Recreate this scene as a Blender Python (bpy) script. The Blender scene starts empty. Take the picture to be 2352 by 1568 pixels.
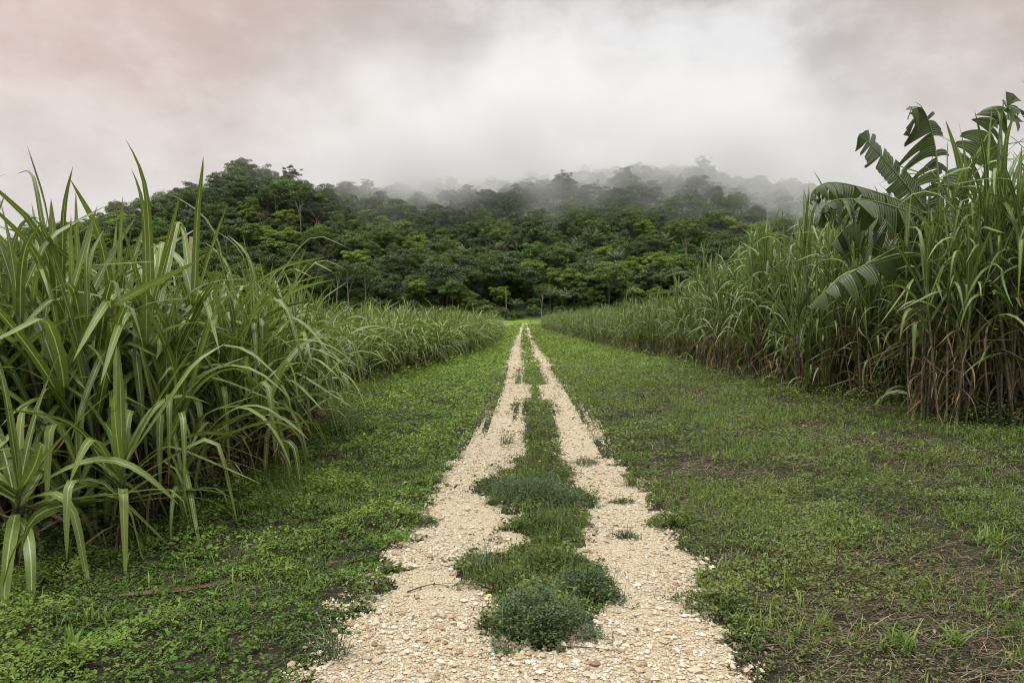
import bpy, math, random
import numpy as np

R = math.radians
rng = np.random.default_rng(11)
random.seed(11)
scene = bpy.context.scene
COL = scene.collection
EYE = 1.7
FP = 1568.0          # focal length of the photo in the pixels I measured it in
VX, HY = 1205.0, 731.0


def at(px, py, d):
    """a point seen at (px, py), d metres down the track"""
    return np.array([(px - VX) / FP * d, d, EYE - (py - HY) / FP * d])


# ------------------------------------------------------------------ noise
_tab = np.random.default_rng(5).random((256, 256))


def vnoise(x, y):
    x = np.asarray(x, float); y = np.asarray(y, float)
    xi = np.floor(x).astype(int); yi = np.floor(y).astype(int)
    fx = x - xi; fy = y - yi
    fx = fx * fx * (3 - 2 * fx); fy = fy * fy * (3 - 2 * fy)
    a = _tab[xi % 256, yi % 256]; b = _tab[(xi + 1) % 256, yi % 256]
    c = _tab[xi % 256, (yi + 1) % 256]; d = _tab[(xi + 1) % 256, (yi + 1) % 256]
    return (a * (1 - fx) + b * fx) * (1 - fy) + (c * (1 - fx) + d * fx) * fy


def fbm(x, y, o=4):
    s = 0; a = .5; n = 0
    for i in range(o):
        s = s + a * vnoise(x * 2 ** i + 17.3 * i, y * 2 ** i + 9.1 * i); n += a; a *= .5
    return s / n


def sstep(a, b, x):
    t = np.clip((np.asarray(x, float) - a) / (b - a), 0, 1)
    return t * t * (3 - 2 * t)


# ------------------------------------------------------------------ mesh builder
class MB:
    def __init__(s):
        s.v = []; s.f = []; s.uv = []; s.t = []; s.mi = []; s.n = 0

    def add(s, v, f, uv=None, t=0.5, mi=0):
        v = np.asarray(v, float).reshape(-1, 3); f = np.asarray(f, int)
        s.v.append(v); s.f.append(f + s.n); s.n += len(v)
        s.uv.append(np.zeros((len(v), 2)) if uv is None else np.asarray(uv, float).reshape(-1, 2))
        s.t.append(np.broadcast_to(np.asarray(t, float).ravel(), (len(v),)) if np.size(t) in (1, len(v)) else np.full(len(v), .5))
        s.mi.append(np.full(len(f), mi, int))

    def join(s, o, mi=None):
        for v, f, uv, t, m in zip(o.v, o.f, o.uv, o.t, o.mi):
            pass
        base = s.n
        for v, f, uv, t, m in zip(o.v, o.f, o.uv, o.t, o.mi):
            s.v.append(v); s.f.append(f + base); s.uv.append(uv); s.t.append(t)
            s.mi.append(m if mi is None else np.full(len(m), mi, int))
        s.n += o.n

    def mesh(s, name, mats, smooth=True):
        me = bpy.data.meshes.new(name)
        v = np.concatenate(s.v); uv = np.concatenate(s.uv); t = np.concatenate(s.t)
        vi = np.concatenate([f.ravel() for f in s.f])
        tot = np.concatenate([np.full(len(f), f.shape[1], int) for f in s.f])
        st = np.concatenate([[0], np.cumsum(tot)[:-1]])
        me.vertices.add(len(v)); me.loops.add(len(vi)); me.polygons.add(len(tot))
        me.vertices.foreach_set('co', v.ravel().astype(np.float32))
        me.loops.foreach_set('vertex_index', vi.astype(np.int32))
        me.polygons.foreach_set('loop_start', st.astype(np.int32))
        me.polygons.foreach_set('material_index', np.concatenate(s.mi).astype(np.int32))
        me.polygons.foreach_set('use_smooth', np.full(len(tot), smooth))
        for m in (mats if isinstance(mats, (list, tuple)) else [mats]):
            me.materials.append(m)
        l = me.uv_layers.new(name='UVMap')
        l.data.foreach_set('uv', uv[vi].ravel().astype(np.float32))
        a = me.attributes.new('tint', 'FLOAT', 'POINT')
        a.data.foreach_set('value', t.astype(np.float32))
        me.update(calc_edges=True)
        return me


def link(name, data, parent=None, loc=None):
    o = bpy.data.objects.new(name, data); COL.objects.link(o)
    if parent is not None: o.parent = parent
    if loc is not None: o.location = [float(c) for c in loc]
    return o


def thing(name, label, cat, loc=(0, 0, 0), rz=0.0, group=None, data=None, sc=1.0):
    o = link(name, data, None, loc)
    o.rotation_euler = (0, 0, float(rz))
    o.scale = (float(sc),) * 3 if np.size(sc) == 1 else [float(c) for c in sc]
    o['label'] = label; o['category'] = cat
    if group: o['group'] = group
    return o


def kind(o, k, label=None):
    o['kind'] = k
    if label: o['label'] = label
    return o


def copy_tree(src, parent=None):
    c = src.copy(); COL.objects.link(c)
    if parent is not None: c.parent = parent
    for ch in CHILD.get(src.name, []):
        copy_tree(ch, c)
    return c


CHILD = {}


def child(name, data, parent):
    o = link(name, data, parent)
    CHILD.setdefault(parent.name, []).append(o)
    return o


# ------------------------------------------------------------------ shapes
def ribbons(mb, base, az, th0, bend, cen, wid, L, W, twist=0., curl=0., n=9, fold=.2, tint=.5, mi=0, floor=None, taper=2.4, root=.55):
    base = np.asarray(base, float).reshape(-1, 3); K = len(base)
    g = lambda a: np.broadcast_to(np.asarray(a, float), (K,))[:, None]
    s = np.linspace(0, 1, n + 1)[None, :]
    az, th0, bend, cen, wid, L, W, twist, curl = map(g, (az, th0, bend, cen, wid, L, W, twist, curl))
    S = .5 * (1 + np.tanh((s - cen) / wid)) - .5 * (1 + np.tanh(-cen / wid))
    th = th0 + bend * S
    a = az + curl * s
    h = np.stack([np.cos(a), np.sin(a), 0 * a], -1)
    d = np.sin(th)[..., None] * h + np.cos(th)[..., None] * np.array([0, 0, 1.])
    step = d * (L / n)[..., None]
    pos = base[:, None, :] + np.concatenate([np.zeros((K, 1, 3)), np.cumsum((step[:, :-1] + step[:, 1:]) / 2, 1)], 1)
    b = np.stack([-np.sin(a), np.cos(a), 0 * a], -1)
    nn = np.cross(d, b)
    tw = (twist * s)[..., None]
    b2 = b * np.cos(tw) + nn * np.sin(tw)
    up = np.cross(b2, d) * -1
    w = (W / 2 * np.minimum(1, root + s * 3) * np.clip(1 - s ** taper, 0, 1) ** .8)[..., None]
    v = np.stack([pos - b2 * w + up * fold * w, pos, pos + b2 * w + up * fold * w], 2)
    if floor is not None:
        v[..., 2] = np.maximum(v[..., 2], floor + .004)
    uv = np.zeros((K, n + 1, 3, 2)); uv[..., 0] = np.array([0, .5, 1.]); uv[..., 1] = s[..., None]
    idx = np.arange(K * (n + 1) * 3).reshape(K, n + 1, 3)
    q1 = np.stack([idx[:, :-1, 0], idx[:, :-1, 1], idx[:, 1:, 1], idx[:, 1:, 0]], -1)
    q2 = np.stack([idx[:, :-1, 1], idx[:, :-1, 2], idx[:, 1:, 2], idx[:, 1:, 1]], -1)
    f = np.stack([q1, q2], 2).reshape(-1, 4)
    t = np.broadcast_to(np.broadcast_to(np.asarray(tint, float), (K,))[:, None, None], (K, n + 1, 3)).ravel()
    mb.add(v, f, uv, t, mi)


def tube(mb, path, rad, sides=6, tint=.5, mi=0):
    p = np.asarray(path, float); n = len(p)
    rad = np.broadcast_to(np.asarray(rad, float), (n,))
    tg = np.gradient(p, axis=0); tg /= np.linalg.norm(tg, axis=1)[:, None] + 1e-9
    ref = np.array([1., 0, 0]) if abs(tg[0, 0]) < .8 else np.array([0, 1., 0])
    u = np.cross(tg, ref); u /= np.linalg.norm(u, axis=1)[:, None]
    w = np.cross(tg, u)
    an = np.linspace(0, 2 * np.pi, sides, endpoint=False)
    v = p[:, None, :] + rad[:, None, None] * (u[:, None, :] * np.cos(an)[None, :, None] + w[:, None, :] * np.sin(an)[None, :, None])
    uv = np.zeros((n, sides, 2)); uv[..., 0] = an / 6.283; uv[..., 1] = np.linspace(0, 1, n)[:, None]
    i = np.arange(n * sides).reshape(n, sides); j = np.roll(i, -1, 1)
    f = np.stack([i[:-1], j[:-1], j[1:], i[1:]], -1).reshape(-1, 4)
    mb.add(v, f, uv, tint, mi)


def spline(pts, n):
    p = np.asarray(pts, float)
    q = np.vstack([2 * p[0] - p[1], p, 2 * p[-1] - p[-2]])
    out = []
    for t in np.linspace(0, len(p) - 1, n):
        i = min(int(t), len(p) - 2); f = t - i
        a, b, c, d = q[i], q[i + 1], q[i + 2], q[i + 3]
        out.append(.5 * (2 * b + (c - a) * f + (2 * a - 5 * b + 4 * c - d) * f * f + (3 * b - a - 3 * c + d) * f ** 3))
    return np.array(out)


def leaflets(mb, pos, az, el, L, W, fold=.3, tint=.5, mi=0, roll=0.):
    """small ovate leaves, two quads each"""
    pos = np.asarray(pos, float).reshape(-1, 3); K = len(pos)
    g = lambda a: np.broadcast_to(np.asarray(a, float), (K,))
    az, el, L, W, roll = map(g, (az, el, L, W, roll))
    d = np.stack([np.cos(el) * np.cos(az), np.cos(el) * np.sin(az), np.sin(el)], -1)
    b = np.stack([-np.sin(az), np.cos(az), 0 * az], -1)
    n = np.cross(d, b)
    b, n = b * np.cos(roll)[:, None] + n * np.sin(roll)[:, None], n * np.cos(roll)[:, None] - b * np.sin(roll)[:, None]
    def P(s, w, drop=0.):
        return pos + d * (L * s)[:, None] + b * (W * w)[:, None] + n * (abs(w) * W * fold - L * drop)[:, None]
    v = np.stack([P(0, 0), P(.3, .45), P(.7, .36, .03), P(1, 0, .12), P(.7, -.36, .03), P(.3, -.45)], 1)
    i = np.arange(K * 6).reshape(K, 6)
    f = np.concatenate([i[:, [0, 1, 2, 3]], i[:, [0, 3, 4, 5]]])
    uv = np.broadcast_to(np.array([[.5, 0], [1, .3], [1, .7], [.5, 1], [0, .7], [0, .3]]), (K, 6, 2))
    t = np.broadcast_to(g(tint)[:, None], (K, 6)).ravel()
    mb.add(v, f, uv, t, mi)


# ------------------------------------------------------------------ materials
def mat(name):
    m = bpy.data.materials.new(name); m.use_nodes = True
    nt = m.node_tree; nt.nodes.clear()
    return m, nt


def N(nt, typ, **kw):
    n = nt.nodes.new(typ)
    for k, v in kw.items():
        if k.startswith('i_'):
            key = k[2:]
            key = int(key) if key.isdigit() else key.replace('_', ' ')
            n.inputs[key].default_value = v
        else:
            setattr(n, k, v)
    return n


def mix(nt, fac, a, b, mode='MIX'):
    n = nt.nodes.new('ShaderNodeMix'); n.data_type = 'RGBA'; n.blend_type = mode
    for sock, val in ((n.inputs['Factor'], fac), (n.inputs[6], a), (n.inputs[7], b)):
        if hasattr(val, 'is_output'): nt.links.new(val, sock)
        elif isinstance(val, (tuple, list)): sock.default_value = (*val[:3], 1)
        else: sock.default_value = val
    return n.outputs[2]


def mth(nt, op, a, b=0., c=0., clamp=False):
    n = nt.nodes.new('ShaderNodeMath'); n.operation = op; n.use_clamp = clamp
    for i, val in enumerate((a, b, c)):
        if hasattr(val, 'is_output'): nt.links.new(val, n.inputs[i])
        else: n.inputs[i].default_value = val
    return n.outputs[0]


def mrange(nt, x, a, b, c=0., d=1., smooth=True):
    n = nt.nodes.new('ShaderNodeMapRange'); n.interpolation_type = 'SMOOTHSTEP' if smooth else 'LINEAR'
    nt.links.new(x, n.inputs[0])
    for i, v in enumerate((a, b, c, d)): n.inputs[i + 1].default_value = v
    return n.outputs[0]


def noise(nt, vec, scale, detail=4., rough=.55, w=None):
    n = nt.nodes.new('ShaderNodeTexNoise'); n.inputs['Scale'].default_value = scale
    n.inputs['Detail'].default_value = detail; n.inputs['Roughness'].default_value = rough
    if vec is not None: nt.links.new(vec, n.inputs['Vector'])
    return n


def leafmat(name, c1, c2, rib=None, transl=.3, rough=.5, spec=.35, ovar=.25, streak=0., tcol=1.4, tipdry=0., veins=False):
    m, nt = mat(name); L = nt.links
    at_ = N(nt, 'ShaderNodeAttribute', attribute_name='tint')
    oi = N(nt, 'ShaderNodeObjectInfo')
    col = mix(nt, at_.outputs['Fac'], c1, c2)
    hs = N(nt, 'ShaderNodeHueSaturation'); L.new(col, hs.inputs['Color'])
    L.new(mrange(nt, oi.outputs['Random'], 0, 1, 1 - ovar, 1 + ovar, False), hs.inputs['Value'])
    rr = mth(nt, 'FRACT', mth(nt, 'MULTIPLY', oi.outputs['Random'], 7.31))
    L.new(mrange(nt, rr, 0, 1, .5 - .02 * ovar * 4, .5 + .02 * ovar * 2, False), hs.inputs['Hue'])
    col = hs.outputs[0]
    uv = N(nt, 'ShaderNodeUVMap'); sp = N(nt, 'ShaderNodeSeparateXYZ'); L.new(uv.outputs[0], sp.inputs[0])
    if streak or tipdry:
        geo = N(nt, 'ShaderNodeNewGeometry')
        nz = noise(nt, geo.outputs['Position'], 22., 3.)
        if streak:
            col = mix(nt, mrange(nt, nz.outputs['Fac'], .5, .72, 0, streak), col, (c2[0] * 1.7, c2[1] * 1.35, c2[2] * 1.6))
        if tipdry:
            col = mix(nt, mth(nt, 'MULTIPLY', mrange(nt, mth(nt, 'ADD', sp.outputs[1], mth(nt, 'MULTIPLY', nz.outputs['Fac'], .3)), .98, 1.2, 0, 1), tipdry), col, (.16, .11, .05))
    if rib is not None:
        ax = mth(nt, 'ABSOLUTE', mth(nt, 'SUBTRACT', sp.outputs[0], .5))
        fac = mth(nt, 'MULTIPLY', mrange(nt, ax, .03, .075, 1, 0), mrange(nt, sp.outputs[1], .55, .98, 1, 0))
        col = mix(nt, fac, col, rib)
    p = N(nt, 'ShaderNodeBsdfPrincipled')
    if veins:
        geo_ = N(nt, 'ShaderNodeNewGeometry')
        wv = mth(nt, 'SINE', mth(nt, 'MULTIPLY', sp.outputs[1], 420.)); wv2 = mth(nt, 'SINE', mth(nt, 'MULTIPLY', sp.outputs[1], 97.))
        hh = mth(nt, 'ADD', wv, wv2); col = mix(nt, mrange(nt, hh, -1.5, 1.5, 0, .2), col, (c1[0] * .6, c1[1] * .6, c1[2] * .6))
        bmp = N(nt, 'ShaderNodeBump', i_Strength=.5, i_Distance=.01); L.new(hh, bmp.inputs['Height'])
        nb = noise(nt, geo_.outputs['Position'], 5., 4.)
        col = mix(nt, mth(nt, 'MULTIPLY', mrange(nt, mth(nt, 'ADD', sp.outputs[0], mth(nt, 'MULTIPLY', nb.outputs['Fac'], .5)), 1.12, 1.3, 0, 1), .85), col, (.07, .045, .022)); L.new(bmp.outputs[0], p.inputs['Normal'])
    L.new(col, p.inputs['Base Color'])
    p.inputs['Roughness'].default_value = rough; p.inputs['Specular IOR Level'].default_value = spec
    out = N(nt, 'ShaderNodeOutputMaterial')
    if transl > 0:
        tr = N(nt, 'ShaderNodeBsdfTranslucent')
        L.new(mix(nt, 1., col, (tcol, tcol, tcol * .7), 'MULTIPLY'), tr.inputs[0])
        ms = N(nt, 'ShaderNodeMixShader', i_0=transl)
        L.new(p.outputs[0], ms.inputs[1]); L.new(tr.outputs[0], ms.inputs[2]); L.new(ms.outputs[0], out.inputs[0])
    else:
        L.new(p.outputs[0], out.inputs[0])
    return m


def barkmat(name, c1, c2, sc=8., top=None):
    m, nt = mat(name); L = nt.links
    tc = N(nt, 'ShaderNodeTexCoord')
    nz = noise(nt, tc.outputs['Object'], sc, 5.)
    col = mix(nt, mrange(nt, nz.outputs['Fac'], .35, .65), c1, c2)
    if top is not None:
        uv = N(nt, 'ShaderNodeUVMap'); sp = N(nt, 'ShaderNodeSeparateXYZ'); L.new(uv.outputs[0], sp.inputs[0])
        ring = mrange(nt, mth(nt, 'FRACT', mth(nt, 'MULTIPLY', sp.outputs[1], 11.)), .86, .97, 0, .7)
        col = mix(nt, ring, col, (.02, .015, .012))
        col = mix(nt, mrange(nt, sp.outputs[1], .72, .8), col, top)
    p = N(nt, 'ShaderNodeBsdfPrincipled'); L.new(col, p.inputs['Base Color']); p.inputs['Roughness'].default_value = .7
    bp = N(nt, 'ShaderNodeBump', i_Strength=.4); L.new(nz.outputs['Fac'], bp.inputs['Height']); L.new(bp.outputs[0], p.inputs['Normal'])
    o = N(nt, 'ShaderNodeOutputMaterial'); L.new(p.outputs[0], o.inputs[0])
    return m


M = {}
M['cane_l'] = leafmat('cane leaf broad', (.066, .108, .016), (.18, .236, .056), rib=(.34, .39, .2), transl=.24, rough=.45, spec=.36, ovar=.14, streak=.2, tipdry=.6)
M['cane_r'] = leafmat('cane leaf narrow', (.052, .094, .018), (.165, .225, .06), rib=(.3, .36, .18), transl=.22, rough=.45, spec=.38, ovar=.16, streak=.25, tipdry=.4)
M['cane_dry'] = leafmat('cane leaf dry', (.075, .054, .03), (.29, .225, .13), transl=.15, rough=.75, spec=.2, ovar=.15)
M['cane_stem_l'] = barkmat('cane stem purple', (.035, .02, .026), (.10, .06, .05), 9., (.12, .15, .05))
M['cane_stem_r'] = barkmat('cane stem brown', (.07, .062, .04), (.16, .14, .085), 9., (.11, .15, .05))
M['weed_l'] = leafmat('weed leaf green', (.042, .082, .012), (.15, .225, .036), transl=.2, rough=.6, spec=.16, ovar=0, tcol=1.3)
M['weed_r'] = leafmat('weed leaf dull', (.026, .047, .011), (.128, .163, .042), transl=.18, rough=.65, spec=.14, ovar=0)
M['weed_d'] = leafmat('weed leaf deep', (.028, .055, .02), (.095, .145, .05), transl=.2, rough=.5, spec=.35, ovar=.1)
M['grass'] = leafmat('grass blade', (.05, .10, .016), (.19, .28, .045), transl=.35, rough=.5, spec=.3, ovar=.05)
M['straw'] = leafmat('straw', (.045, .034, .022), (.33, .265, .16), transl=.1, rough=.8, spec=.2, ovar=0)
M['banana'] = leafmat('banana leaf', (.036, .062, .013), (.082, .118, .032), rib=None, transl=.3, rough=.38, spec=.5, ovar=0, veins=True)
M['rib'] = barkmat('banana midrib', (.12, .17, .05), (.16, .2, .07), 5.)
M['pstem'] = barkmat('banana stem', (.07, .08, .035), (.12, .09, .05), 3.)
M['bud'] = barkmat('banana bud', (.05, .012, .02), (.08, .02, .03), 8.)
M['fruit'] = barkmat('green banana', (.13, .18, .05), (.16, .21, .06), 8.)
M['yellow'] = leafmat('yellow petal', (.75, .5, .02), (.8, .58, .03), transl=.2, rough=.5, ovar=0)
M['bark'] = barkmat('bark dark', (.03, .025, .02), (.065, .055, .042), 2.)
M['pale'] = barkmat('bark pale', (.13, .115, .095), (.25, .225, .19), 1.5)
M['twig'] = barkmat('twig grey brown', (.10, .075, .06), (.19, .15, .125), 2.)
M['deadtwig'] = barkmat('dead twig dark', (.02, .016, .013), (.05, .04, .03), 30.)
T = {}
T['mid'] = leafmat('tree leaf mid green', (.034, .066, .014), (.115, .172, .036), transl=.2, rough=.6, spec=.25, ovar=.3)
T['dark'] = leafmat('tree leaf dark green', (.026, .05, .015), (.08, .128, .035), transl=.2, rough=.55, spec=.3, ovar=.3)
T['bright'] = leafmat('tree leaf bright green', (.066, .115, .016), (.185, .26, .04), transl=.25, rough=.6, spec=.25, ovar=.25)
T['brown'] = leafmat('tree leaf olive brown', (.075, .07, .035), (.17, .15, .085), transl=.15, rough=.65, spec=.2, ovar=.25)
T['palm'] = leafmat('palm frond', (.05, .08, .026), (.14, .19, .07), transl=.2, rough=.45, spec=.4, ovar=.2)


def ground_mat():
    m, nt = mat('ground soil and turf'); L = nt.links
    geo = N(nt, 'ShaderNodeNewGeometry'); P = geo.outputs['Position']
    sp = N(nt, 'ShaderNodeSeparateXYZ'); L.new(P, sp.inputs[0])
    n1 = noise(nt, P, .55, 5.); n2 = noise(nt, P, 6., 6.); n3 = noise(nt, P, 45., 4.)
    soil = mix(nt, n3.outputs['Fac'], (.010, .009, .006), (.042, .036, .022))
    turf = mix(nt, n2.outputs['Fac'], (.045, .085, .016), (.125, .185, .04))
    lawn = mix(nt, n1.outputs['Fac'], (.07, .125, .014), (.155, .21, .028))
    turf = mix(nt, mrange(nt, sp.outputs[1], 14, 45), turf, lawn)
    f = mth(nt, 'ADD', mth(nt, 'MULTIPLY', n2.outputs['Fac'], .6), mth(nt, 'MULTIPLY', n1.outputs['Fac'], .4))
    f = mth(nt, 'ADD', f, mrange(nt, sp.outputs[1], 5, 40, -.12, .28))
    f = mth(nt, 'SUBTRACT', f, mrange(nt, mth(nt, 'MULTIPLY', sp.outputs[0], -1.), -6, -1, .06, 0))
    col = mix(nt, mrange(nt, f, .42, .62), soil, turf)
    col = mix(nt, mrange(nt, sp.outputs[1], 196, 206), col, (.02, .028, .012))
    p = N(nt, 'ShaderNodeBsdfPrincipled', i_Roughness=.9); p.inputs['Specular IOR Level'].default_value = .15
    L.new(col, p.inputs['Base Color'])
    bp = N(nt, 'ShaderNodeBump', i_Strength=.8, i_Distance=.03); L.new(n3.outputs['Fac'], bp.inputs['Height']); L.new(bp.outputs[0], p.inputs['Normal'])
    o = N(nt, 'ShaderNodeOutputMaterial'); L.new(p.outputs[0], o.inputs[0])
    return m


def gravel_mat():
    m, nt = mat('pale limestone gravel'); L = nt.links
    geo = N(nt, 'ShaderNodeNewGeometry'); P = geo.outputs['Position']
    v1 = N(nt, 'ShaderNodeTexVoronoi', i_Scale=75.); L.new(P, v1.inputs['Vector'])
    v2 = N(nt, 'ShaderNodeTexVoronoi', i_Scale=190.); L.new(P, v2.inputs['Vector'])
    n1 = noise(nt, P, 3., 4.); n0 = noise(nt, P, .8, 4.)
    s1 = N(nt, 'ShaderNodeSeparateColor'); L.new(v1.outputs['Color'], s1.inputs[0])
    sand = mix(nt, n1.outputs['Fac'], (.282, .235, .145), (.372, .316, .205))
    s2 = N(nt, 'ShaderNodeSeparateColor'); L.new(v2.outputs['Color'], s2.inputs[0])
    sand = mix(nt, mth(nt, 'MULTIPLY', s2.outputs[0], .6), sand, (.47, .4, .27))
    stone = mix(nt, s1.outputs[0], (.34, .265, .155), (.49, .44, .335))
    col = mix(nt, mrange(nt, mth(nt, 'ADD', s1.outputs[1], mth(nt, 'MULTIPLY', n0.outputs['Fac'], .6)), .55, .8), sand, stone)
    col = mix(nt, mrange(nt, v1.outputs['Distance'], .45, .75, 0, .45), col, (.11, .09, .06))
    col = mix(nt, mrange(nt, n0.outputs['Fac'], .55, .8, 0, .4), col, (.26, .195, .115))
    p = N(nt, 'ShaderNodeBsdfPrincipled', i_Roughness=.9); p.inputs['Specular IOR Level'].default_value = .2
    L.new(col, p.inputs['Base Color'])
    b = N(nt, 'ShaderNodeBump', i_Strength=1., i_Distance=.012); b.invert = True
    L.new(v1.outputs['Distance'], b.inputs['Height']); L.new(b.outputs[0], p.inputs['Normal'])
    o = N(nt, 'ShaderNodeOutputMaterial'); L.new(p.outputs[0], o.inputs[0])
    return m


def stone_mat():
    m, nt = mat('limestone chips'); L = nt.links
    a = N(nt, 'ShaderNodeAttribute', attribute_name='tint')
    r = N(nt, 'ShaderNodeValToRGB'); L.new(a.outputs['Fac'], r.inputs[0])
    e = r.color_ramp.elements
    e[0].position = 0; e[0].color = (.2, .13, .08, 1); e[1].position = 1; e[1].color = (.56, .525, .44, 1)
    for p_, c in ((.12, (.29, .2, .13, 1)), (.35, (.35, .28, .17, 1)), (.7, (.435, .39, .292, 1))):
        x = e.new(p_); x.color = c
    geo = N(nt, 'ShaderNodeNewGeometry'); nz = noise(nt, geo.outputs['Position'], 120., 3.)
    col = mix(nt, mrange(nt, nz.outputs['Fac'], .35, .7, 0, .35), r.outputs[0], (.27, .2, .13))
    p = N(nt, 'ShaderNodeBsdfPrincipled', i_Roughness=.85); p.inputs['Specular IOR Level'].default_value = .25
    L.new(col, p.inputs['Base Color'])
    o = N(nt, 'ShaderNodeOutputMaterial'); L.new(p.outputs[0], o.inputs[0])
    return m


M['ground'] = ground_mat(); M['gravel'] = gravel_mat(); M['stone'] = stone_mat()

# ------------------------------------------------------------------ terrain
RIDGE = np.array([(-250, 600), (-100, 565), (0, 530), (80, 505), (150, 482), (230, 457), (350, 425), (420, 400), (500, 372), (560, 358), (640, 370), (720, 390), (760, 402),
                  (850, 405), (950, 411), (1080, 408), (1200, 400), (1300, 394), (1400, 385), (1450, 378), (1520, 376), (1600, 375), (1640, 387), (1700, 402),
                  (1800, 412), (1870, 418), (1950, 430), (2050, 445), (2150, 470), (2300, 505), (2450, 545), (2700, 600)], float)
RDIST = np.array([(-250, 320), (640, 335), (730, 345), (790, 400), (880, 490), (1000, 520), (1700, 520), (2700, 460)], float)
FOOT = 203.0


def height(X, Y):
    X = np.asarray(X, float); Y = np.asarray(Y, float)
    px = VX + FP * X / np.maximum(Y, 60)
    e = (HY - 45 - np.interp(px, RIDGE[:, 0], RIDGE[:, 1])) / FP
    D = np.interp(px, RDIST[:, 0], RDIST[:, 1])
    H = e * D + EYE - 13.
    t = (Y - FOOT) / (D - FOOT)
    p = np.where(t < 0, 0, np.where(t < 1, .12 * t + .88 * np.sin(np.clip(t, 0, 1) * np.pi / 2) ** 1.08, 1 - .55 * (t - 1)))
    z = np.maximum(H, 5) * np.maximum(p, -.05)
    z = z + (fbm(X / 38., Y / 38., 3) - .5) * 13 * np.clip(t * 3, 0, 1) * np.clip(p, 0, 1)
    z = z + 1.6 * sstep(183, 206, Y)
    near = 1 - sstep(30, 80, Y)
    z = z + near * ((fbm(X / 1.3, Y / 1.3, 3) - .5) * .05 * sstep(1.0, 2.0, np.abs(X - .15)))
    return z


def build_ground():
    def axis(a, b, n, k):
        t = np.linspace(-1, 1, n); s = np.sinh(k * t) / math.sinh(k)
        return np.where(s < 0, -s * a, s * b)
    xs = axis(-700, 700, 261, 5.2)
    ys = np.concatenate([np.linspace(-60, 0, 12)[:-1], np.linspace(0, 24, 140)[:-1], np.linspace(24, 190, 80)[:-1], np.linspace(190, 620, 110)[:-1], np.linspace(620, 1500, 12)])
    X, Y = np.meshgrid(xs, ys)
    Z = height(X, Y)
    mb = MB(); i = np.arange(X.size).reshape(X.shape)
    f = np.stack([i[:-1, :-1], i[:-1, 1:], i[1:, 1:], i[1:, :-1]], -1).reshape(-1, 4)
    mb.add(np.stack([X, Y, Z], -1), f)
    kind(link('ground', mb.mesh('ground', M['ground'])), 'structure')


build_ground()

# ------------------------------------------------------------------ track: measured edges at depth d
TR = np.array([(0, -1.0, .1, .1, 1.1), (3.2, -.99, .1, .1, 1.05), (3.42, -.97, -.05, .2, 1.09), (3.6, -.98, -.21, .32, 1.12), (3.98, -.98, -.24, .48, 1.16), (4.2, -.95, -.3, .55, 1.15), (4.45, -.92, -.46, .57, 1.15),
               (4.72, -.88, -.45, .5, 1.16), (4.95, -.88, -.12, .38, 1.18), (5.14, -.88, -.08, .46, 1.2), (5.68, -.89, -.09, .51, 1.2), (6.1, -.87, -.1, .5, 1.19), (6.5, -.86, -.4, .56, 1.18),
               (7.0, -.86, -.44, .58, 1.15), (7.5, -.85, -.3, .5, 1.08), (8.1, -.83, -.13, .5, 1.03), (9.9, -.76, -.06, .54, 1.12), (12, -.7, -.15, .65, 1.08), (15.8, -.66, -.2, .72, 1.05), (20, -.68, -.15, .65, 1.0),
               (26.9, -.7, -.09, .51, .95), (40, -.73, -.2, .4, .8), (54, -.76, -.28, .3, .62), (110, -.8, -.3, .3, .75), (178, -.9, -.3, .3, .8), (186, -.95, .0, .0, .9), (190, -1., .0, .0, .9)], float)


def track_mask(x, y):
    """positive on bare gravel"""
    x = np.asarray(x, float); y = np.asarray(y, float)
    l, a, b, r = (np.interp(y, TR[:, 0], TR[:, i]) for i in (1, 2, 3, 4))
    k = np.clip(y / 12, .7, 2.)
    w1 = (fbm(x * 2.3 + 3, y * 2.3 / k, 3) - .5) * .42 + (fbm(x * 9, y * 9 / k, 2) - .5) * .26
    o = np.minimum(x - l, r - x) + w1
    c = np.minimum(x - a, b - x) - (fbm(x * 3 + 40, y * 1.7 / k, 3) - .5) * .5 - (fbm(x * 11, y * 9 / k, 2) - .5) * .25 - np.where(y > 9.5, .0, 0.)
    cross = np.where(y > 10, .35 * sstep(.74, .82, vnoise(x * .1, y * .7 + 3)), 0)   # bare bars crossing the middle strip
    c = c - cross
    return np.minimum(o, -c)


def build_track():
    mb = MB()
    for y0, y1, dy, dx in ((1.5, 9, .035, .035), (9, 24, .07, .05), (24, 70, .25, .07), (70, 187, .8, .1)):
        xs = np.arange(-1.5, 1.8, dx); ys = np.arange(y0, y1 + dy * .5, dy)
        X, Y = np.meshgrid(xs, ys)
        m = track_mask(X, Y)
        i = np.arange(X.size).reshape(X.shape)
        keep = (m[:-1, :-1] + m[1:, :-1] + m[:-1, 1:] + m[1:, 1:]) > 0
        f = np.stack([i[:-1, :-1], i[:-1, 1:], i[1:, 1:], i[1:, :-1]], -1)[keep]
        Z = height(X, Y) + .006
        used = np.unique(f); re = np.full(X.size, -1); re[used] = np.arange(len(used))
        mb.add(np.stack([X, Y, Z], -1).reshape(-1, 3)[used], re[f])
    # spur leaving to the left at the far end
    px = np.linspace(0, 1, 40)
    c = np.stack([.9 - 20 * px, 186.5 - 14 * px ** 2.2, 0 * px], -1); w = np.interp(px, [0, .1, 1], [2.0, 1.3, .8])
    v = np.concatenate([c - np.array([0, 1, 0]) * w[:, None], c + np.array([0, 1, 0]) * w[:, None]])
    v[:, 2] = height(v[:, 0], v[:, 1]) + .05
    i = np.arange(39)
    mb.add(v, np.stack([i + 1, i, i + 40, i + 41], -1))
    kind(link('gravel_track', mb.mesh('gravel_track', M['gravel'])), 'structure')


build_track()


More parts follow.
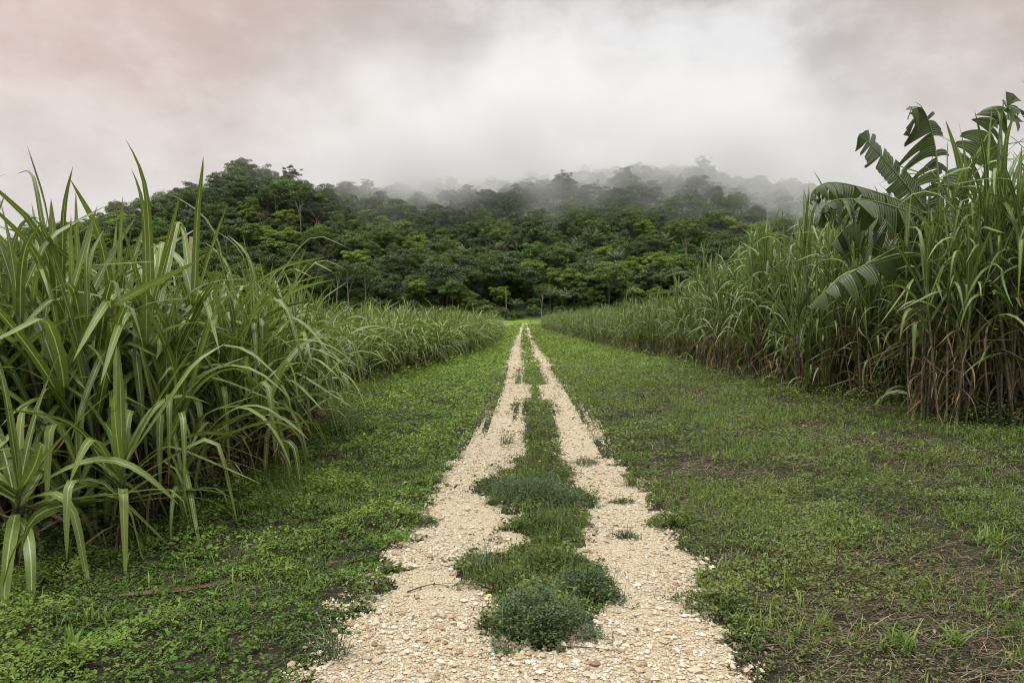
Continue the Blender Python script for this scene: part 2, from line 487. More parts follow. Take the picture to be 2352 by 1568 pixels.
def stones():
    mb = MB()
    ico = np.array([[0, 0, 1], [.9, 0, .3], [.28, .85, .3], [-.72, .53, .3], [-.72, -.53, .3], [.28, -.85, .3], [.5, .5, -.6], [-.5, .5, -.6], [-.5, -.5, -.6], [.5, -.5, -.6]], float)
    fc = np.array([[0, 1, 2], [0, 2, 3], [0, 3, 4], [0, 4, 5], [0, 5, 1], [1, 6, 2], [2, 6, 7], [2, 7, 3], [3, 7, 8], [3, 8, 4], [4, 8, 5], [5, 8, 9], [5, 9, 1], [1, 9, 6]])
    for y0, y1, dens, s0, s1 in ((1.8, 5., 3400, .005, .013), (1.8, 5., 420, .011, .026), (1.8, 7., 9, .024, .04), (5, 9, 1300, .007, .018), (9, 22, 260, .012, .026), (22, 60, 40, .02, .04)):
        n = int((y1 - y0) * 2.6 * dens)
        x = rng.uniform(-1.2, 1.45, n); y = rng.uniform(y0, y1, n)
        m = track_mask(x, y)
        patch = fbm(x * 1.6 + 9, y * 1.6, 3)
        ok = (m > -.03 - .17 * rng.random(n) ** 2.5) & (rng.random(n) < np.clip(.25 + 2.2 * (patch - .32) + .5 * sstep(4.6, 3.0, y), .08, 1))
        x = x[ok]; y = y[ok]; n = len(x)
        s = s0 + (s1 - s0) * rng.random(n) ** 2.2
        a = rng.uniform(0, 6.28, n)
        sh = np.stack([rng.uniform(.8, 1.5, n), rng.uniform(.7, 1.1, n), rng.uniform(.5, 1.05, n)], -1) * s[:, None]
        v = (ico[None] * rng.uniform(.7, 1.25, (n, 10, 1))) * sh[:, None, :]
        c, si = np.cos(a)[:, None], np.sin(a)[:, None]
        w = np.stack([v[..., 0] * c - v[..., 1] * si + x[:, None], v[..., 0] * si + v[..., 1] * c + y[:, None], v[..., 2] + (height(x, y) + .006 + s * .2)[:, None]], -1)
        f = (fc[None] + (np.arange(n) * 10)[:, None, None]).reshape(-1, 3)
        mb.add(w, f, None, np.repeat(np.clip(np.where(rng.random(n) < .12, rng.uniform(0, .3, n), rng.normal(.66, .22, n)), 0, 1), 10))
    kind(link('gravel_stones', mb.mesh('gravel_stones', M['stone'], smooth=False)), 'stuff', 'loose pale limestone chips strewn over the two wheel tracks')


stones()

# ------------------------------------------------------------------ field edges (depth, lateral)
LEDGE = np.array([(2.5, -3.7), (3.6, -3.45), (4.5, -3.2), (6, -3.0), (8, -2.9), (10, -3.05), (11.6, -3.3), (13, -4.), (16, -4.2), (19, -4.0), (26, -3.1), (38, -2.3), (62, -2.2)], float)
REDGE = np.array([(9.6, 8.6), (10.6, 7.3), (12, 7.35), (13.5, 7.6), (14.8, 6.6), (16, 6.1), (20.6, 6.1), (27, 6.2), (34, 5.3), (60, 4.2), (127, 3.2)], float)

# ------------------------------------------------------------------ ground cover
def field_points(y0, y1, dens, xl=9., xr=12., edge=1.0):
    wl = min(xl, .8 * y1 + 4); wr = min(xr, .8 * y1 + 4)
    n = int((wl + wr) * (y1 - y0) * dens)
    x = rng.uniform(-wl, wr, n); y = rng.uniform(y0, y1, n)
    px = VX + FP * x / y
    ok = np.abs(x) < .8 * y + 3.6
    ok &= x > np.interp(y, LEDGE[:, 0], LEDGE[:, 1]) - edge
    ok &= (x < np.interp(y, REDGE[:, 0], REDGE[:, 1]) + edge) | (y < 9.6)
    return x[ok], y[ok]


def cover():
    wl, wr, gr, st = MB(), MB(), MB(), MB()
    for y0, y1, dens, sc in ((2.2, 4.6, 1300, .85), (4.6, 7.5, 900, 1.), (7.5, 12, 330, 1.35), (12, 22, 140, 1.9), (22, 45, 36, 3.), (45, 100, 8, 5.5), (100, 200, 1.3, 10.)):
        x, y = field_points(y0, y1, dens)
        tm = track_mask(x, y)
        lf = np.where(x < .2, 1., 0.)
        cov = fbm(x * .9 + 4, y * .9, 4)
        bare = fbm(x * .55 + 60, y * .55 + 7, 3)
        pr = np.where(x < .2, .6 + 1.6 * (cov - .3), .5 + 1.7 * (cov - .4) - .45 * sstep(.46, .64, bare))
        centre = (np.abs(x - .15) < 1.0)
        pr = np.where(centre, .25 + 1.4 * (fbm(x * 4, y * 2.5, 2) - .35), pr * np.clip(.35 + 3.2 * (vnoise(x * 7., y * 7.) - .22), .2, 1.25))
        ok = (tm < -.015 + .13 * rng.random(len(x)) ** 3) & (rng.random(len(x)) < np.clip(pr, np.where(x > 1.2, .2, .08), 1))
        x, y, cov = x[ok], y[ok], cov[ok]
        k = 6 if y0 < 12 else 5
        n = len(x)
        X = np.repeat(x, k) + rng.normal(0, .022 * sc, n * k); Y = np.repeat(y, k) + rng.normal(0, .022 * sc, n * k)
        hgt = np.repeat(np.clip(.012 + .05 * rng.random(n) + .24 * (fbm(x * 3 + 21, y * 3, 2) - .45), .004, .14), k) * (.3 + rng.random(n * k)) * np.minimum(sc, 2.4)
        Z = height(X, Y) + hgt
        tint = np.clip(np.repeat(rng.normal(.36, .2, n) + 1.1 * (cov - .5) + 1.3 * (fbm(x * 3 + 21, y * 3, 2) - .5) + .3 * sstep(5, 18, y), k) + rng.normal(0, .12, n * k), 0, 1)
        Ls = rng.uniform(.014, .036, n * k) * sc * np.repeat(rng.uniform(.55, 1.6, n) ** 1.2, k)
        Ls = np.where(X > 1.2, Ls * .72, Ls * .82); side = X < np.where(np.abs(X - .15) < .9, -5, .2)
        a = rng.uniform(0, 6.283, n * k); el = rng.uniform(-.25, .75, n * k); ro = rng.normal(0, .35, n * k)
        Wd = Ls * rng.uniform(.42, .75, n * k)
        P = np.stack([X, Y, Z], -1)
        for mb, s_ in ((wl, side), (wr, ~side)):
            if s_.any(): leaflets(mb, P[s_], a[s_], el[s_], Ls[s_], Wd[s_], .3, tint[s_], 0, ro[s_])
        # grass blades among them
        x, y = field_points(y0, y1, dens * .8)
        g = fbm(x * 1.1 + 80, y * 1.1 + 3, 3); tm = track_mask(x, y)
        ok = (tm < -.01) & (rng.random(len(x)) < np.clip(np.where(x < .2, .3, .5) + 3.2 * (g - .5), .08, 1))
        x, y, g = x[ok], y[ok], g[ok]
        k = 3; n = len(x)
        X = np.repeat(x, k) + rng.normal(0, .012 * sc, n * k); Y = np.repeat(y, k) + rng.normal(0, .012 * sc, n * k)
        ribbons(gr, np.stack([X, Y, height(X, Y)], -1), rng.uniform(0, 6.28, n * k), rng.uniform(.05, .7, n * k), rng.uniform(.2, 1.2, n * k), .6, .3,
                rng.uniform(.03, .085, n * k) * min(sc, 3.2) * np.repeat(.7 + 1.1 * np.clip(g - .4, 0, .5) * 2, k), rng.uniform(.003, .0065, n * k) * sc, n=3, fold=.15,
                tint=np.clip(rng.normal(.45, .22, n * k), 0, 1))
        if y0 < 12:
            x, y = field_points(y0, y1, dens * .11); g = vnoise(x * 1.9 + 31, y * 1.9); tm = track_mask(x, y)
            ok = (tm < -.03) & (rng.random(len(x)) < np.where(x < .2, .25, .8) * np.clip((g - .35) * 2.5, .03, 1)); x, y = x[ok], y[ok]; k = 4; n = len(x)
            X = np.repeat(x, k) + rng.normal(0, .02, n * k); Y = np.repeat(y, k) + rng.normal(0, .02, n * k)
            ribbons(gr, np.stack([X, Y, height(X, Y)], -1), rng.uniform(0, 6.28, n * k), rng.uniform(.05, .6, n * k), rng.uniform(.1, 1.3, n * k), .65, .25,
                    rng.uniform(.05, .15, n * k), rng.uniform(.006, .012, n * k), n=4, fold=.2, tint=np.clip(rng.normal(.55, .22, n * k), 0, 1))
        # cut stems and dry litter lying about, most of it on the right
        if y0 < 45:
            x, y = field_points(y0, y1, dens * .55)
            b = fbm(x * .55 + 60, y * .55 + 7, 3); tm = track_mask(x, y)
            pr = np.where(x < .2, .08 + .8 * np.clip(b - .58, 0, 1), .45 + 4. * np.clip(b - .42, 0, 1))
            pr = np.where(np.abs(x - .15) < 1.1, .06, pr)
            ok = (tm < -.03) & (rng.random(len(x)) < pr)
            x, y = x[ok], y[ok]; n = len(x)
            base = np.stack([x, y, height(x, y) + rng.uniform(.004, .035, n)], -1)
            dirn = np.where(rng.random(n) < .6, rng.normal(.25, .5, n), rng.uniform(0, 6.28, n))
            ribbons(st, base, dirn, rng.uniform(1.42, 1.62, n), rng.uniform(-.1, .15, n), .5, .3, rng.uniform(.05, .3, n) * min(sc, 1.6), rng.uniform(.0015, .005, n) * sc, n=3,
                    fold=.2, curl=rng.normal(0, .5, n), tint=np.clip(rng.normal(.4, .28, n), 0, 1), floor=-.02)
    for y0, y1, dens, sc in ((2.2, 5, 1900, .75), (5, 10, 800, 1.1), (10, 24, 200, 1.9)):
        x, y = field_points(y0, y1, dens); b = fbm(x * .55 + 60, y * .55 + 7, 3); tm = track_mask(x, y)
        ok = rng.random(len(x)) < np.where(tm > .05, .03, np.where(x < .2, .12, .3 + 2.4 * np.clip(b - .42, 0, 1)))
        x, y = x[ok], y[ok]; n = len(x)
        L_ = rng.uniform(.015, .06, n) * sc
        leaflets(st, np.stack([x, y, height(x, y) + rng.uniform(.008, .022, n)], -1), rng.uniform(0, 6.28, n), rng.normal(0, .22, n), L_, L_ * rng.uniform(.08, .4, n), .4, np.clip(rng.normal(.22, .22, n), 0, 1), 0, rng.normal(0, .4, n))
    kind(link('weed_cover', wl.mesh('weed_cover', M['weed_l'])), 'stuff', 'low bright green broad-leaved weeds carpeting the left verge')
    kind(link('weed_cover', wr.mesh('weed_cover', M['weed_r'])), 'stuff', 'duller patchy weeds on the right verge and the middle strip')
    kind(link('grass_cover', gr.mesh('grass_cover', M['grass'])), 'stuff', 'short grass blades sprouting through both verges')
    kind(link('straw_litter', st.mesh('straw_litter', M['straw'])), 'stuff', 'dry cut stems lying flat on the verges')


cover()

# ------------------------------------------------------------------ weed clumps in and beside the track (things)
def weed_mesh(rx, ry, h, n, lsize, m, seed, flowers=0, stems=14):
    r = np.random.default_rng(seed); mb = MB()
    a = r.uniform(0, 6.28, n); q = np.sqrt(r.random(n)) * (1 + .25 * np.sin(3 * a + seed) + .12 * np.sin(7 * a + 2 * seed))
    q = np.where(r.random(n) < .1, q * 1.25, q); x = np.cos(a) * q * rx; y = np.sin(a) * q * ry
    lump = fbm(x * 9 + seed, y * 9, 2)
    top = h * np.clip(1 - .75 * q ** 2, .12, 1) * (.45 + 1.1 * lump)
    z = top * r.random(n) ** .5
    leaflets(mb, np.stack([x, y, z], -1), r.uniform(0, 6.28, n), r.uniform(-.2, .9, n), lsize * r.uniform(.6, 1.4, n), lsize * r.uniform(.3, .6, n), .3,
             np.clip(.15 + .45 * lump + r.normal(0, .2, n), 0, 1), 0, r.normal(0, .4, n))
    nb = int(n * .05)
    ribbons(mb, np.stack([x[:nb] * .8, y[:nb] * .8, 0 * x[:nb]], -1), r.uniform(0, 6.28, nb), r.uniform(.05, .8, nb), r.uniform(.2, 1.2, nb), .6, .3, (h + .05) * r.uniform(.7, 1.5, nb), .004, n=4, fold=.2, tint=np.clip(r.normal(.6, .25, nb), 0, 1), floor=0)
    for i in range(stems):
        k = r.integers(n); tip = np.array([x[k] * 1.15, y[k] * 1.15, max(top[k] * 1.25, .03)])
        tube(mb, spline([tip * np.array([.2, .2, 0]), tip * np.array([.6, .6, .6]), tip], 5), [.003, .003, .0025, .002, .001], 4, .1)
    return mb.mesh('weed_clump', m)


def tuft_mesh(n, L, W, spread, m, seed, tint=.45):
    r = np.random.default_rng(seed); mb = MB()
    b = np.clip(np.stack([r.normal(0, spread * .2, n), r.normal(0, spread * .2, n), np.zeros(n)], -1), -spread * .4, spread * .4)
    ribbons(mb, b, r.uniform(0, 6.28, n), r.uniform(.1, .9, n), r.uniform(.3, 1.5, n), .6, .3, L * r.uniform(.5, 1.15, n), W * r.uniform(.6, 1.2, n), n=6, fold=.2,
            tint=np.clip(r.normal(tint, .2, n), 0, 1), floor=0)
    return mb.mesh('grass_tuft', m)


def put(px, py):
    d = EYE * FP / (py - HY); x = (px - VX) / FP * d
    return np.array([x, d, float(height(x, d))])


CL = [  # px, py (base), half width, half depth, height, leaves, leaf size, material, label
    (1240, 1455, .27, .27, .20, 3200, .024, 'weed_d', 'big dark green leafy weed clump nearest the camera in the track middle'),
    (1345, 1372, .21, .20, .17, 1700, .024, 'weed_d', 'dark leafy weed clump adjoining the nearest clump on its right'),
    (1165, 1352, .30, .17, .10, 2200, .015, 'weed_r', 'grey green cushion of tiny leaved weeds left of the nearest dark clumps'),
    (1265, 1310, .28, .18, .13, 1700, .019, 'weed_r', 'olive weed clump with sprouts just behind the nearest dark clumps'),
    (1262, 1222, .30, .34, .14, 2600, .017, 'weed_r', 'rounded fine-leaved weed clump alone in the middle strip, second from the camera'),
    (1220, 1140, .50, .38, .16, 4200, .018, 'weed_d', 'widest weed clump spanning the middle strip, third from the camera'),
    (1310, 1165, .20, .18, .12, 1000, .02, 'weed_d', 'small dark weed clump at the right tip of the widest clump'),
    (1242, 1068, .30, .45, .09, 1700, .02, 'weed_r', 'weed clump with yellow flowers in the middle strip beyond the widest clump'),
    (1440, 1240, .13, .06, .06, 500, .012, 'weed_d', 'small blackish weed patch stranded in the right wheel track'),
    (1430, 1158, .13, .07, .05, 450, .014, 'weed_r', 'thin weed patch in the right wheel track beside the widest clump'),
    (1345, 1068, .17, .14, .08, 600, .018, 'weed_d', 'flat dark weed patch at the left rim of the right wheel track'),
    (1235, 1005, .26, .55, .08, 1100, .024, 'weed_r', 'long low weed clump in the middle strip where the track narrows'),
    (1230, 930, .3, 1.0, .08, 900, .032, 'weed_r', 'farther long weed clump in the middle strip'),
    (1420, 1210, .0, .0, .0, 0, 0, None, ''),
    (1545, 1205, .22, .16, .09, 900, .026, 'weed_l', 'bright leafy weed clump on the right rim of the gravel'),
    (960, 1212, .18, .1, .07, 700, .02, 'weed_r', 'weed tongue reaching into the left wheel track from the verge'),
    (800, 1455, .0, .0, .0, 0, 0, None, ''),
    (1650, 1400, .26, .2, .08, 1100, .02, 'weed_r', 'grey green weed cushion on the right gravel rim near the camera'),
]
for i, (px, py, rx, ry, h, n, ls, mm, lab) in enumerate(CL):
    if mm is None: continue
    thing('weed_clump', lab, 'weed', put(px, py), rng.uniform(-.2, .2), 'weed clumps along the track', weed_mesh(rx, ry, h, n, ls, M[mm], 40 + i))
TU = [
    (1105, 1318, 60, .26, .005, .16, 'weed_d', 'wiry dark grass tuft left of the nearest weed clump'),
    (1130, 1165, 60, .28, .005, .18, 'weed_r', 'wiry grass tuft at the left end of the widest weed clump'),
    (1165, 1020, 60, .28, .006, .25, 'weed_r', 'wiry grass tuft leaning into the left wheel track'),
    (1452, 1118, 90, .22, .005, .22, 'weed_r', 'greyish grass tuft on the right rim of the gravel'),
    (130, 1560, 34, .22, .016, .10, 'grass', 'bright broad-bladed grass tuft at the lower left corner'),
    (2080, 1500, 40, .2, .010, .22, 'grass', 'bright grass tuft in the dark verge at lower right'),
    (2190, 1480, 24, .2, .011, .14, 'grass', 'smaller bright grass tuft right of another in the dark lower right verge'),
    (1770, 968, 70, .22, .010, .35, 'grass', 'yellow green grass tuft on the right verge before the cane'),
    (1665, 988, 80, .16, .008, .5, 'grass', 'low yellow green grass patch left of another tuft on the right verge'),
    (1960, 1235, 36, .2, .009, .2, 'grass', 'grass tuft sprouting through the straw on the right verge'),
    (760, 1528, 50, .26, .006, .16, 'weed_d', 'dark straggling grass tuft at the left gravel rim near the camera'),
    (760, 1180, 40, .16, .007, .16, 'grass', 'grass tuft standing in the weeds of the left verge'),
    (920, 1250, 36, .18, .007, .16, 'grass', 'grass tuft on the left verge near the gravel rim'),
    (2260, 1250, 26, .2, .01, .16, 'grass', 'grass tuft at the right picture edge on the verge'),
]
for i, (px, py, n, L, W, sp, mm, lab) in enumerate(TU):
    thing('grass_tuft', lab, 'grass tuft', put(px, py), 0, 'grass tufts on the verges', tuft_mesh(n, L, W, sp, M[mm], 90 + i, .5))


def flower_mesh(seed):
    r = np.random.default_rng(seed); mb = MB(); a = np.linspace(0, 6.28, 5, endpoint=False) + seed
    leaflets(mb, np.zeros((5, 3)), a, np.full(5, .25), .016, .016, .2, .5)
    return mb.mesh('yellow_flower', M['yellow'])


fm = flower_mesh(1)
for px, py, dz, lab in ((928, 1120, .04, 'small yellow flower in the left verge weeds, upper of two'), (934, 1134, .035, 'small yellow flower in the left verge weeds, lower of two'),
                        (1254, 1068, .17, 'yellow flower in the middle strip, tallest of them'), (1240, 1085, .12, 'yellow flower low in the middle strip weeds'),
                        (1493, 1124, .06, 'yellow flower on the right gravel rim beside the grey grass tuft'), (1120, 1400, .06, 'tiny yellow flower at the left foot of the nearest clump'),
                        (1692, 1176, .05, 'yellow flower alone in the right verge weeds')):
    q = put(px, py); q[2] += dz
    f = thing('yellow_flower', lab, 'flower', q, 0, 'yellow flowers', fm)
    s = MB(); tube(s, [(0, 0, -dz), (0.004, 0, -dz / 2), (0, 0, 0)], .0012, 4)
    link('stem', s.mesh('stem', M['weed_d']), f)


def twig(px, py, pts, r_, lab, m='deadtwig'):
    o = put(px, py); mb = MB(); p = spline([(x, y, z) for x, y, z in pts], 9)
    tube(mb, p, np.linspace(r_, r_ * .4, 9), 5)
    thing('twig', lab, 'twig', o + np.array([0, 0, .012]), 0, 'twigs lying about', mb.mesh('twig', M[m]))


twig(975, 1365, [(-.11, -.05, 0), (-.03, 0, .012), (.04, .05, .01), (.12, .06, 0)], .005, 'dark curved twig on the left wheel track')
twig(1035, 1312, [(-.07, -.03, 0), (0, 0, .01), (.08, .03, 0)], .003, 'thin dark twig on the left wheel track, behind the curved one')
twig(1345, 1505, [(-.17, .02, 0), (0, 0, .01), (.18, -.02, 0)], .004, 'long thin dark twig in front of the nearest weed clump')
twig(1130, 1318, [(-.05, .0, 0), (0, .01, .01), (.05, 0, 0)], .004, 'short dark twig beside the wiry grass tuft')
twig(2040, 1120, [(-.4, -.1, 0), (0, 0, .03), (.4, .2, .01)], .008, 'purplish dead cane stem lying on the right verge', 'cane_stem_l')

# fallen dry cane leaves
for i, (px, py, az, L, lab) in enumerate(((250, 1392, .1, .75, 'brown dead cane leaf lying on the left verge nearest the camera'), (430, 1372, .5, .5, 'second brown dead cane leaf on the left verge, right of the nearest'),
                                          (700, 1052, .15, .8, 'tan dead cane leaf lying at the left field edge'), (2010, 925, 1.1, .6, 'pale yellow dead leaf stuck upright at the right field edge'),
                                          (560, 1142, .1, .5, 'rolled brown dead leaf at the foot of the left cane'), (1800, 1050, .3, .9, 'straw coloured stalk lying across the right verge'),
                                          (2150, 1180, .1, 1.1, 'long straw coloured stalk on the right verge near the picture edge'))):
    mb = MB(); up = i == 3
    ribbons(mb, [(0, 0, .02 if up else .008)], az, .7 if up else 1.54, .2, .5, .3, L, .035 if i not in (5, 6) else .012, twist=1.6, curl=.9, n=10, fold=.6, tint=.8 if i in (3, 5, 6) else .08, floor=-.01)
    thing('dead_leaf', lab, 'dead leaf', put(px, py), 0, 'dead cane leaves lying about', mb.mesh('dead_leaf', M['cane_dry']))

# ------------------------------------------------------------------ sugar cane
def stalk_leaves(r, path, nl, L, W, az0, spread, top=.42, erect=.18, out=1.05, droop=2.0, lown=.0, cen0=.3, pw=1.2):
    """leaf parameters of one cane top; path is the stalk's polyline"""
    p = np.asarray(path); tip = p[-1]; dv = p[-1] - p[-3]; dv /= np.linalg.norm(dv)
    i = np.arange(nl); f = i / max(nl - 1, 1)               # 0 = lowest, 1 = spindle
    base = tip[None] - dv[None] * (top * (1 - f))[:, None]
    az = az0 + np.pi * (i % 2) + r.normal(0, spread, nl) + .25 * i
    th0 = erect + (out - erect) * (1 - f) ** pw + r.normal(0, .08, nl)
    lean = np.arctan2(np.hypot(dv[0], dv[1]), dv[2]); la = np.arctan2(dv[1], dv[0])
    th0 = np.clip(th0 + lean * np.cos(az - la) * .8, -.2, 2.2)
    bend = np.where(f > .9, .12, .45 + droop * (1 - f) ** .8 + r.normal(0, .35, nl))
    bend = np.minimum(bend, 2.95 - th0)
    cen = r.uniform(cen0, .78, nl); wid = np.where(r.random(nl) < .3, .045, r.uniform(.08, .3, nl))
    ln = L * (.72 + .38 * np.sin(np.pi * np.clip(f * .8 + .15, 0, 1))) * r.uniform(.85, 1.12, nl)
    w = W * r.uniform(.8, 1.15, nl)
    return dict(base=base, az=az, th0=th0, bend=bend, cen=cen, wid=wid, L=ln, W=w, twist=r.normal(0, .7, nl), curl=r.normal(0, .35, nl), tint=np.clip(r.normal(.45, .32, nl), 0, 1))


def stool(seed, typ, custom=None):
    r = np.random.default_rng(seed)
    st = []
    if custom is None:
        left = typ == 'l'
        n = r.integers(6, 9) if left else r.integers(8, 12)
        for k in range(n):
            a = r.uniform(0, 6.28); lean = abs(r.normal(.18 if left else .1, .12)) + .02
            hc = (r.uniform(.6, 1.45) if left else (r.uniform(1.1, 2.25) if k > 1 else r.uniform(.4, .9)))
            b = np.array([np.cos(a), np.sin(a), 0]) * r.uniform(.03, .2)
            d = np.array([np.cos(a) * np.sin(lean), np.sin(a) * np.sin(lean), np.cos(lean)])
            path = spline([b, b + d * hc * .5, b + d * hc + np.array([0, 0, .04])], 9)
            if left: lp = stalk_leaves(r, path, r.integers(8, 10), r.uniform(1.05, 1.5), r.uniform(.045, .066), r.uniform(0, 6.28), .35)
            else: lp = stalk_leaves(r, path, r.integers(8, 11), r.uniform(.95, 1.35), r.uniform(.038, .052), r.uniform(0, 6.28), .4, top=.85, erect=.08, out=.62, droop=2.2, cen0=.45)
            st.append((path, lp))
    else:
        for c in custom:
            path = spline(c['path'], 12)
            lp = stalk_leaves(r, path, c.get('n', 9), c.get('L', 1.25), c.get('W', .055), c.get('az', 0.), c.get('spread', .3), c.get('top', .4), c.get('erect', .15), c.get('out', 1.1), c.get('droop', 2.), 0, pw=c.get('pw', 1.2))
            st.append((path, lp))
    # dry leaves hanging round the lower stalks
    dry = MB()
    nd = {'l': 3, 'r': 3}[typ] if custom is None else (custom[0].get('dry', 4))
    for path, lp in st:
        if nd == 0: break
        m = nd + r.integers(0, 3)
        t = r.uniform(.15, .8, m); bi = (t * (len(path) - 1)).astype(int)
        ribbons(dry, path[bi], r.uniform(0, 6.28, m), (th_ := r.uniform(1.2, 2.7, m)), np.minimum(r.uniform(.2, 1.5, m), 3.0 - th_), r.uniform(.1, .5, m), .15, r.uniform(.35, 1.0, m), r.uniform(.014, .035, m),
                twist=r.normal(0, 2., m), curl=r.normal(0, 1., m), n=7, fold=.5, tint=np.clip(r.normal(.45, .28, m), 0, 1), floor=0)
    return st, dry


def leaf_mb(lp, sel=None):
    mb = MB(); k = slice(None) if sel is None else [sel]
    ribbons(mb, lp['base'][k], lp['az'][k], lp['th0'][k], lp['bend'][k], lp['cen'][k], lp['wid'][k], lp['L'][k], lp['W'][k], lp['twist'][k], lp['curl'][k], n=11, tint=lp['tint'][k], floor=0)
    return mb


def stalk_mb(path, rad=.014):
    mb = MB(); n = len(path)
    tube(mb, path, np.linspace(rad * 1.05, rad * .9, n), 7)
    return mb


def stool_full(seed, typ, name, label, group, custom=None, loc=(0, 0, 0), rz=0, sc=1., rad=.014):
    """a stool with every stalk and every leaf an object of its own"""
    st, dry = stool(seed, typ, custom)
    root = thing(name, label, 'sugar cane', loc, rz, group, sc=sc)
    for path, lp in st:
        so = child('stalk', stalk_mb(path, rad).mesh('stalk', M['cane_stem_' + typ]), root)
        for i in range(len(lp['az'])):
            child('leaf', leaf_mb(lp, i).mesh('leaf', M['cane_' + typ]), so)
    if dry.n: child('dry_leaves', dry.mesh('dry_leaves', M['cane_dry']), root)
    return root


def stool_simple(seed, typ, name, label, group, loc, rz, sc):
    """a stool farther off: stems, foliage and dry leaves"""
    st, dry = stool(seed, typ)
    stem, fol = MB(), MB()
    for path, lp in st:
        stem.join(stalk_mb(path)); fol.join(leaf_mb(lp))
    root = thing(name, label, 'sugar cane', loc, rz, group, sc=sc)
    child('stems', stem.mesh('stems', M['cane_stem_' + typ]), root)
    child('foliage', fol.mesh('foliage', M['cane_' + typ]), root)
    child('dry_leaves', dry.mesh('dry_leaves', M['cane_dry']), root)
    return root


ORD = 'first second third fourth fifth sixth seventh eighth ninth tenth eleventh twelfth thirteenth fourteenth fifteenth sixteenth seventeenth eighteenth nineteenth twentieth'.split()
TENS = {2: 'twenty', 3: 'thirty', 4: 'forty', 5: 'fifty', 6: 'sixty', 7: 'seventy', 8: 'eighty', 9: 'ninety'}


def ordn(n):
    if n <= 20: return ORD[n - 1]
    t, u = divmod(n, 10)
    if t >= 10: return 'hundred and ' + ordn(n - 100)
    return TENS[t] + '-' + ORD[u - 1] if u else TENS[t][:-1] + 'ieth'


def gn_scatter(name, pts, rot, scl, idx, sources, label):
    me = bpy.data.meshes.new(name); n = len(pts)
    me.vertices.add(n); me.vertices.foreach_set('co', np.asarray(pts, np.float32).ravel())
    for nm, ty, data, key in (('rot', 'FLOAT_VECTOR', rot, 'vector'), ('scl', 'FLOAT_VECTOR', scl, 'vector'), ('idx', 'INT', idx, 'value')):
        a = me.attributes.new(nm, ty, 'POINT')
        a.data.foreach_set(key, np.asarray(data, np.int32 if ty == 'INT' else np.float32).ravel())
    o = link(name, me); kind(o, 'stuff', label)
    ng = bpy.data.node_groups.new(name, 'GeometryNodeTree')
    ng.interface.new_socket('Geometry', in_out='INPUT', socket_type='NodeSocketGeometry')
    ng.interface.new_socket('Geometry', in_out='OUTPUT', socket_type='NodeSocketGeometry')
    gi = ng.nodes.new('NodeGroupInput'); go = ng.nodes.new('NodeGroupOutput')
    jn = ng.nodes.new('GeometryNodeJoinGeometry')
    for objs in sources:
        j2 = ng.nodes.new('GeometryNodeJoinGeometry')
        for ob in objs:
            oi = ng.nodes.new('GeometryNodeObjectInfo'); oi.transform_space = 'ORIGINAL'
            oi.inputs['Object'].default_value = ob; oi.inputs['As Instance'].default_value = True
            ng.links.new(oi.outputs['Geometry'], j2.inputs[0])
        g2 = ng.nodes.new('GeometryNodeGeometryToInstance'); ng.links.new(j2.outputs[0], g2.inputs[0])
        ng.links.new(g2.outputs[0], jn.inputs[0])
    ip = ng.nodes.new('GeometryNodeInstanceOnPoints'); ip.inputs['Pick Instance'].default_value = True
    ng.links.new(gi.outputs[0], ip.inputs['Points']); ng.links.new(jn.outputs[0], ip.inputs['Instance'])
    def na(nm, ty):
        a = ng.nodes.new('GeometryNodeInputNamedAttribute'); a.data_type = ty; a.inputs['Name'].default_value = nm
        return a.outputs[0]
    er = ng.nodes.new('FunctionNodeEulerToRotation'); ng.links.new(na('rot', 'FLOAT_VECTOR'), er.inputs[0])
    ng.links.new(na('idx', 'INT'), ip.inputs['Instance Index']); ng.links.new(er.outputs[0], ip.inputs['Rotation'])
    ng.links.new(na('scl', 'FLOAT_VECTOR'), ip.inputs['Scale'])
    ng.links.new(ip.outputs[0], go.inputs[0])
    md = o.modifiers.new('scatter', 'NODES'); md.node_group = ng
    return o


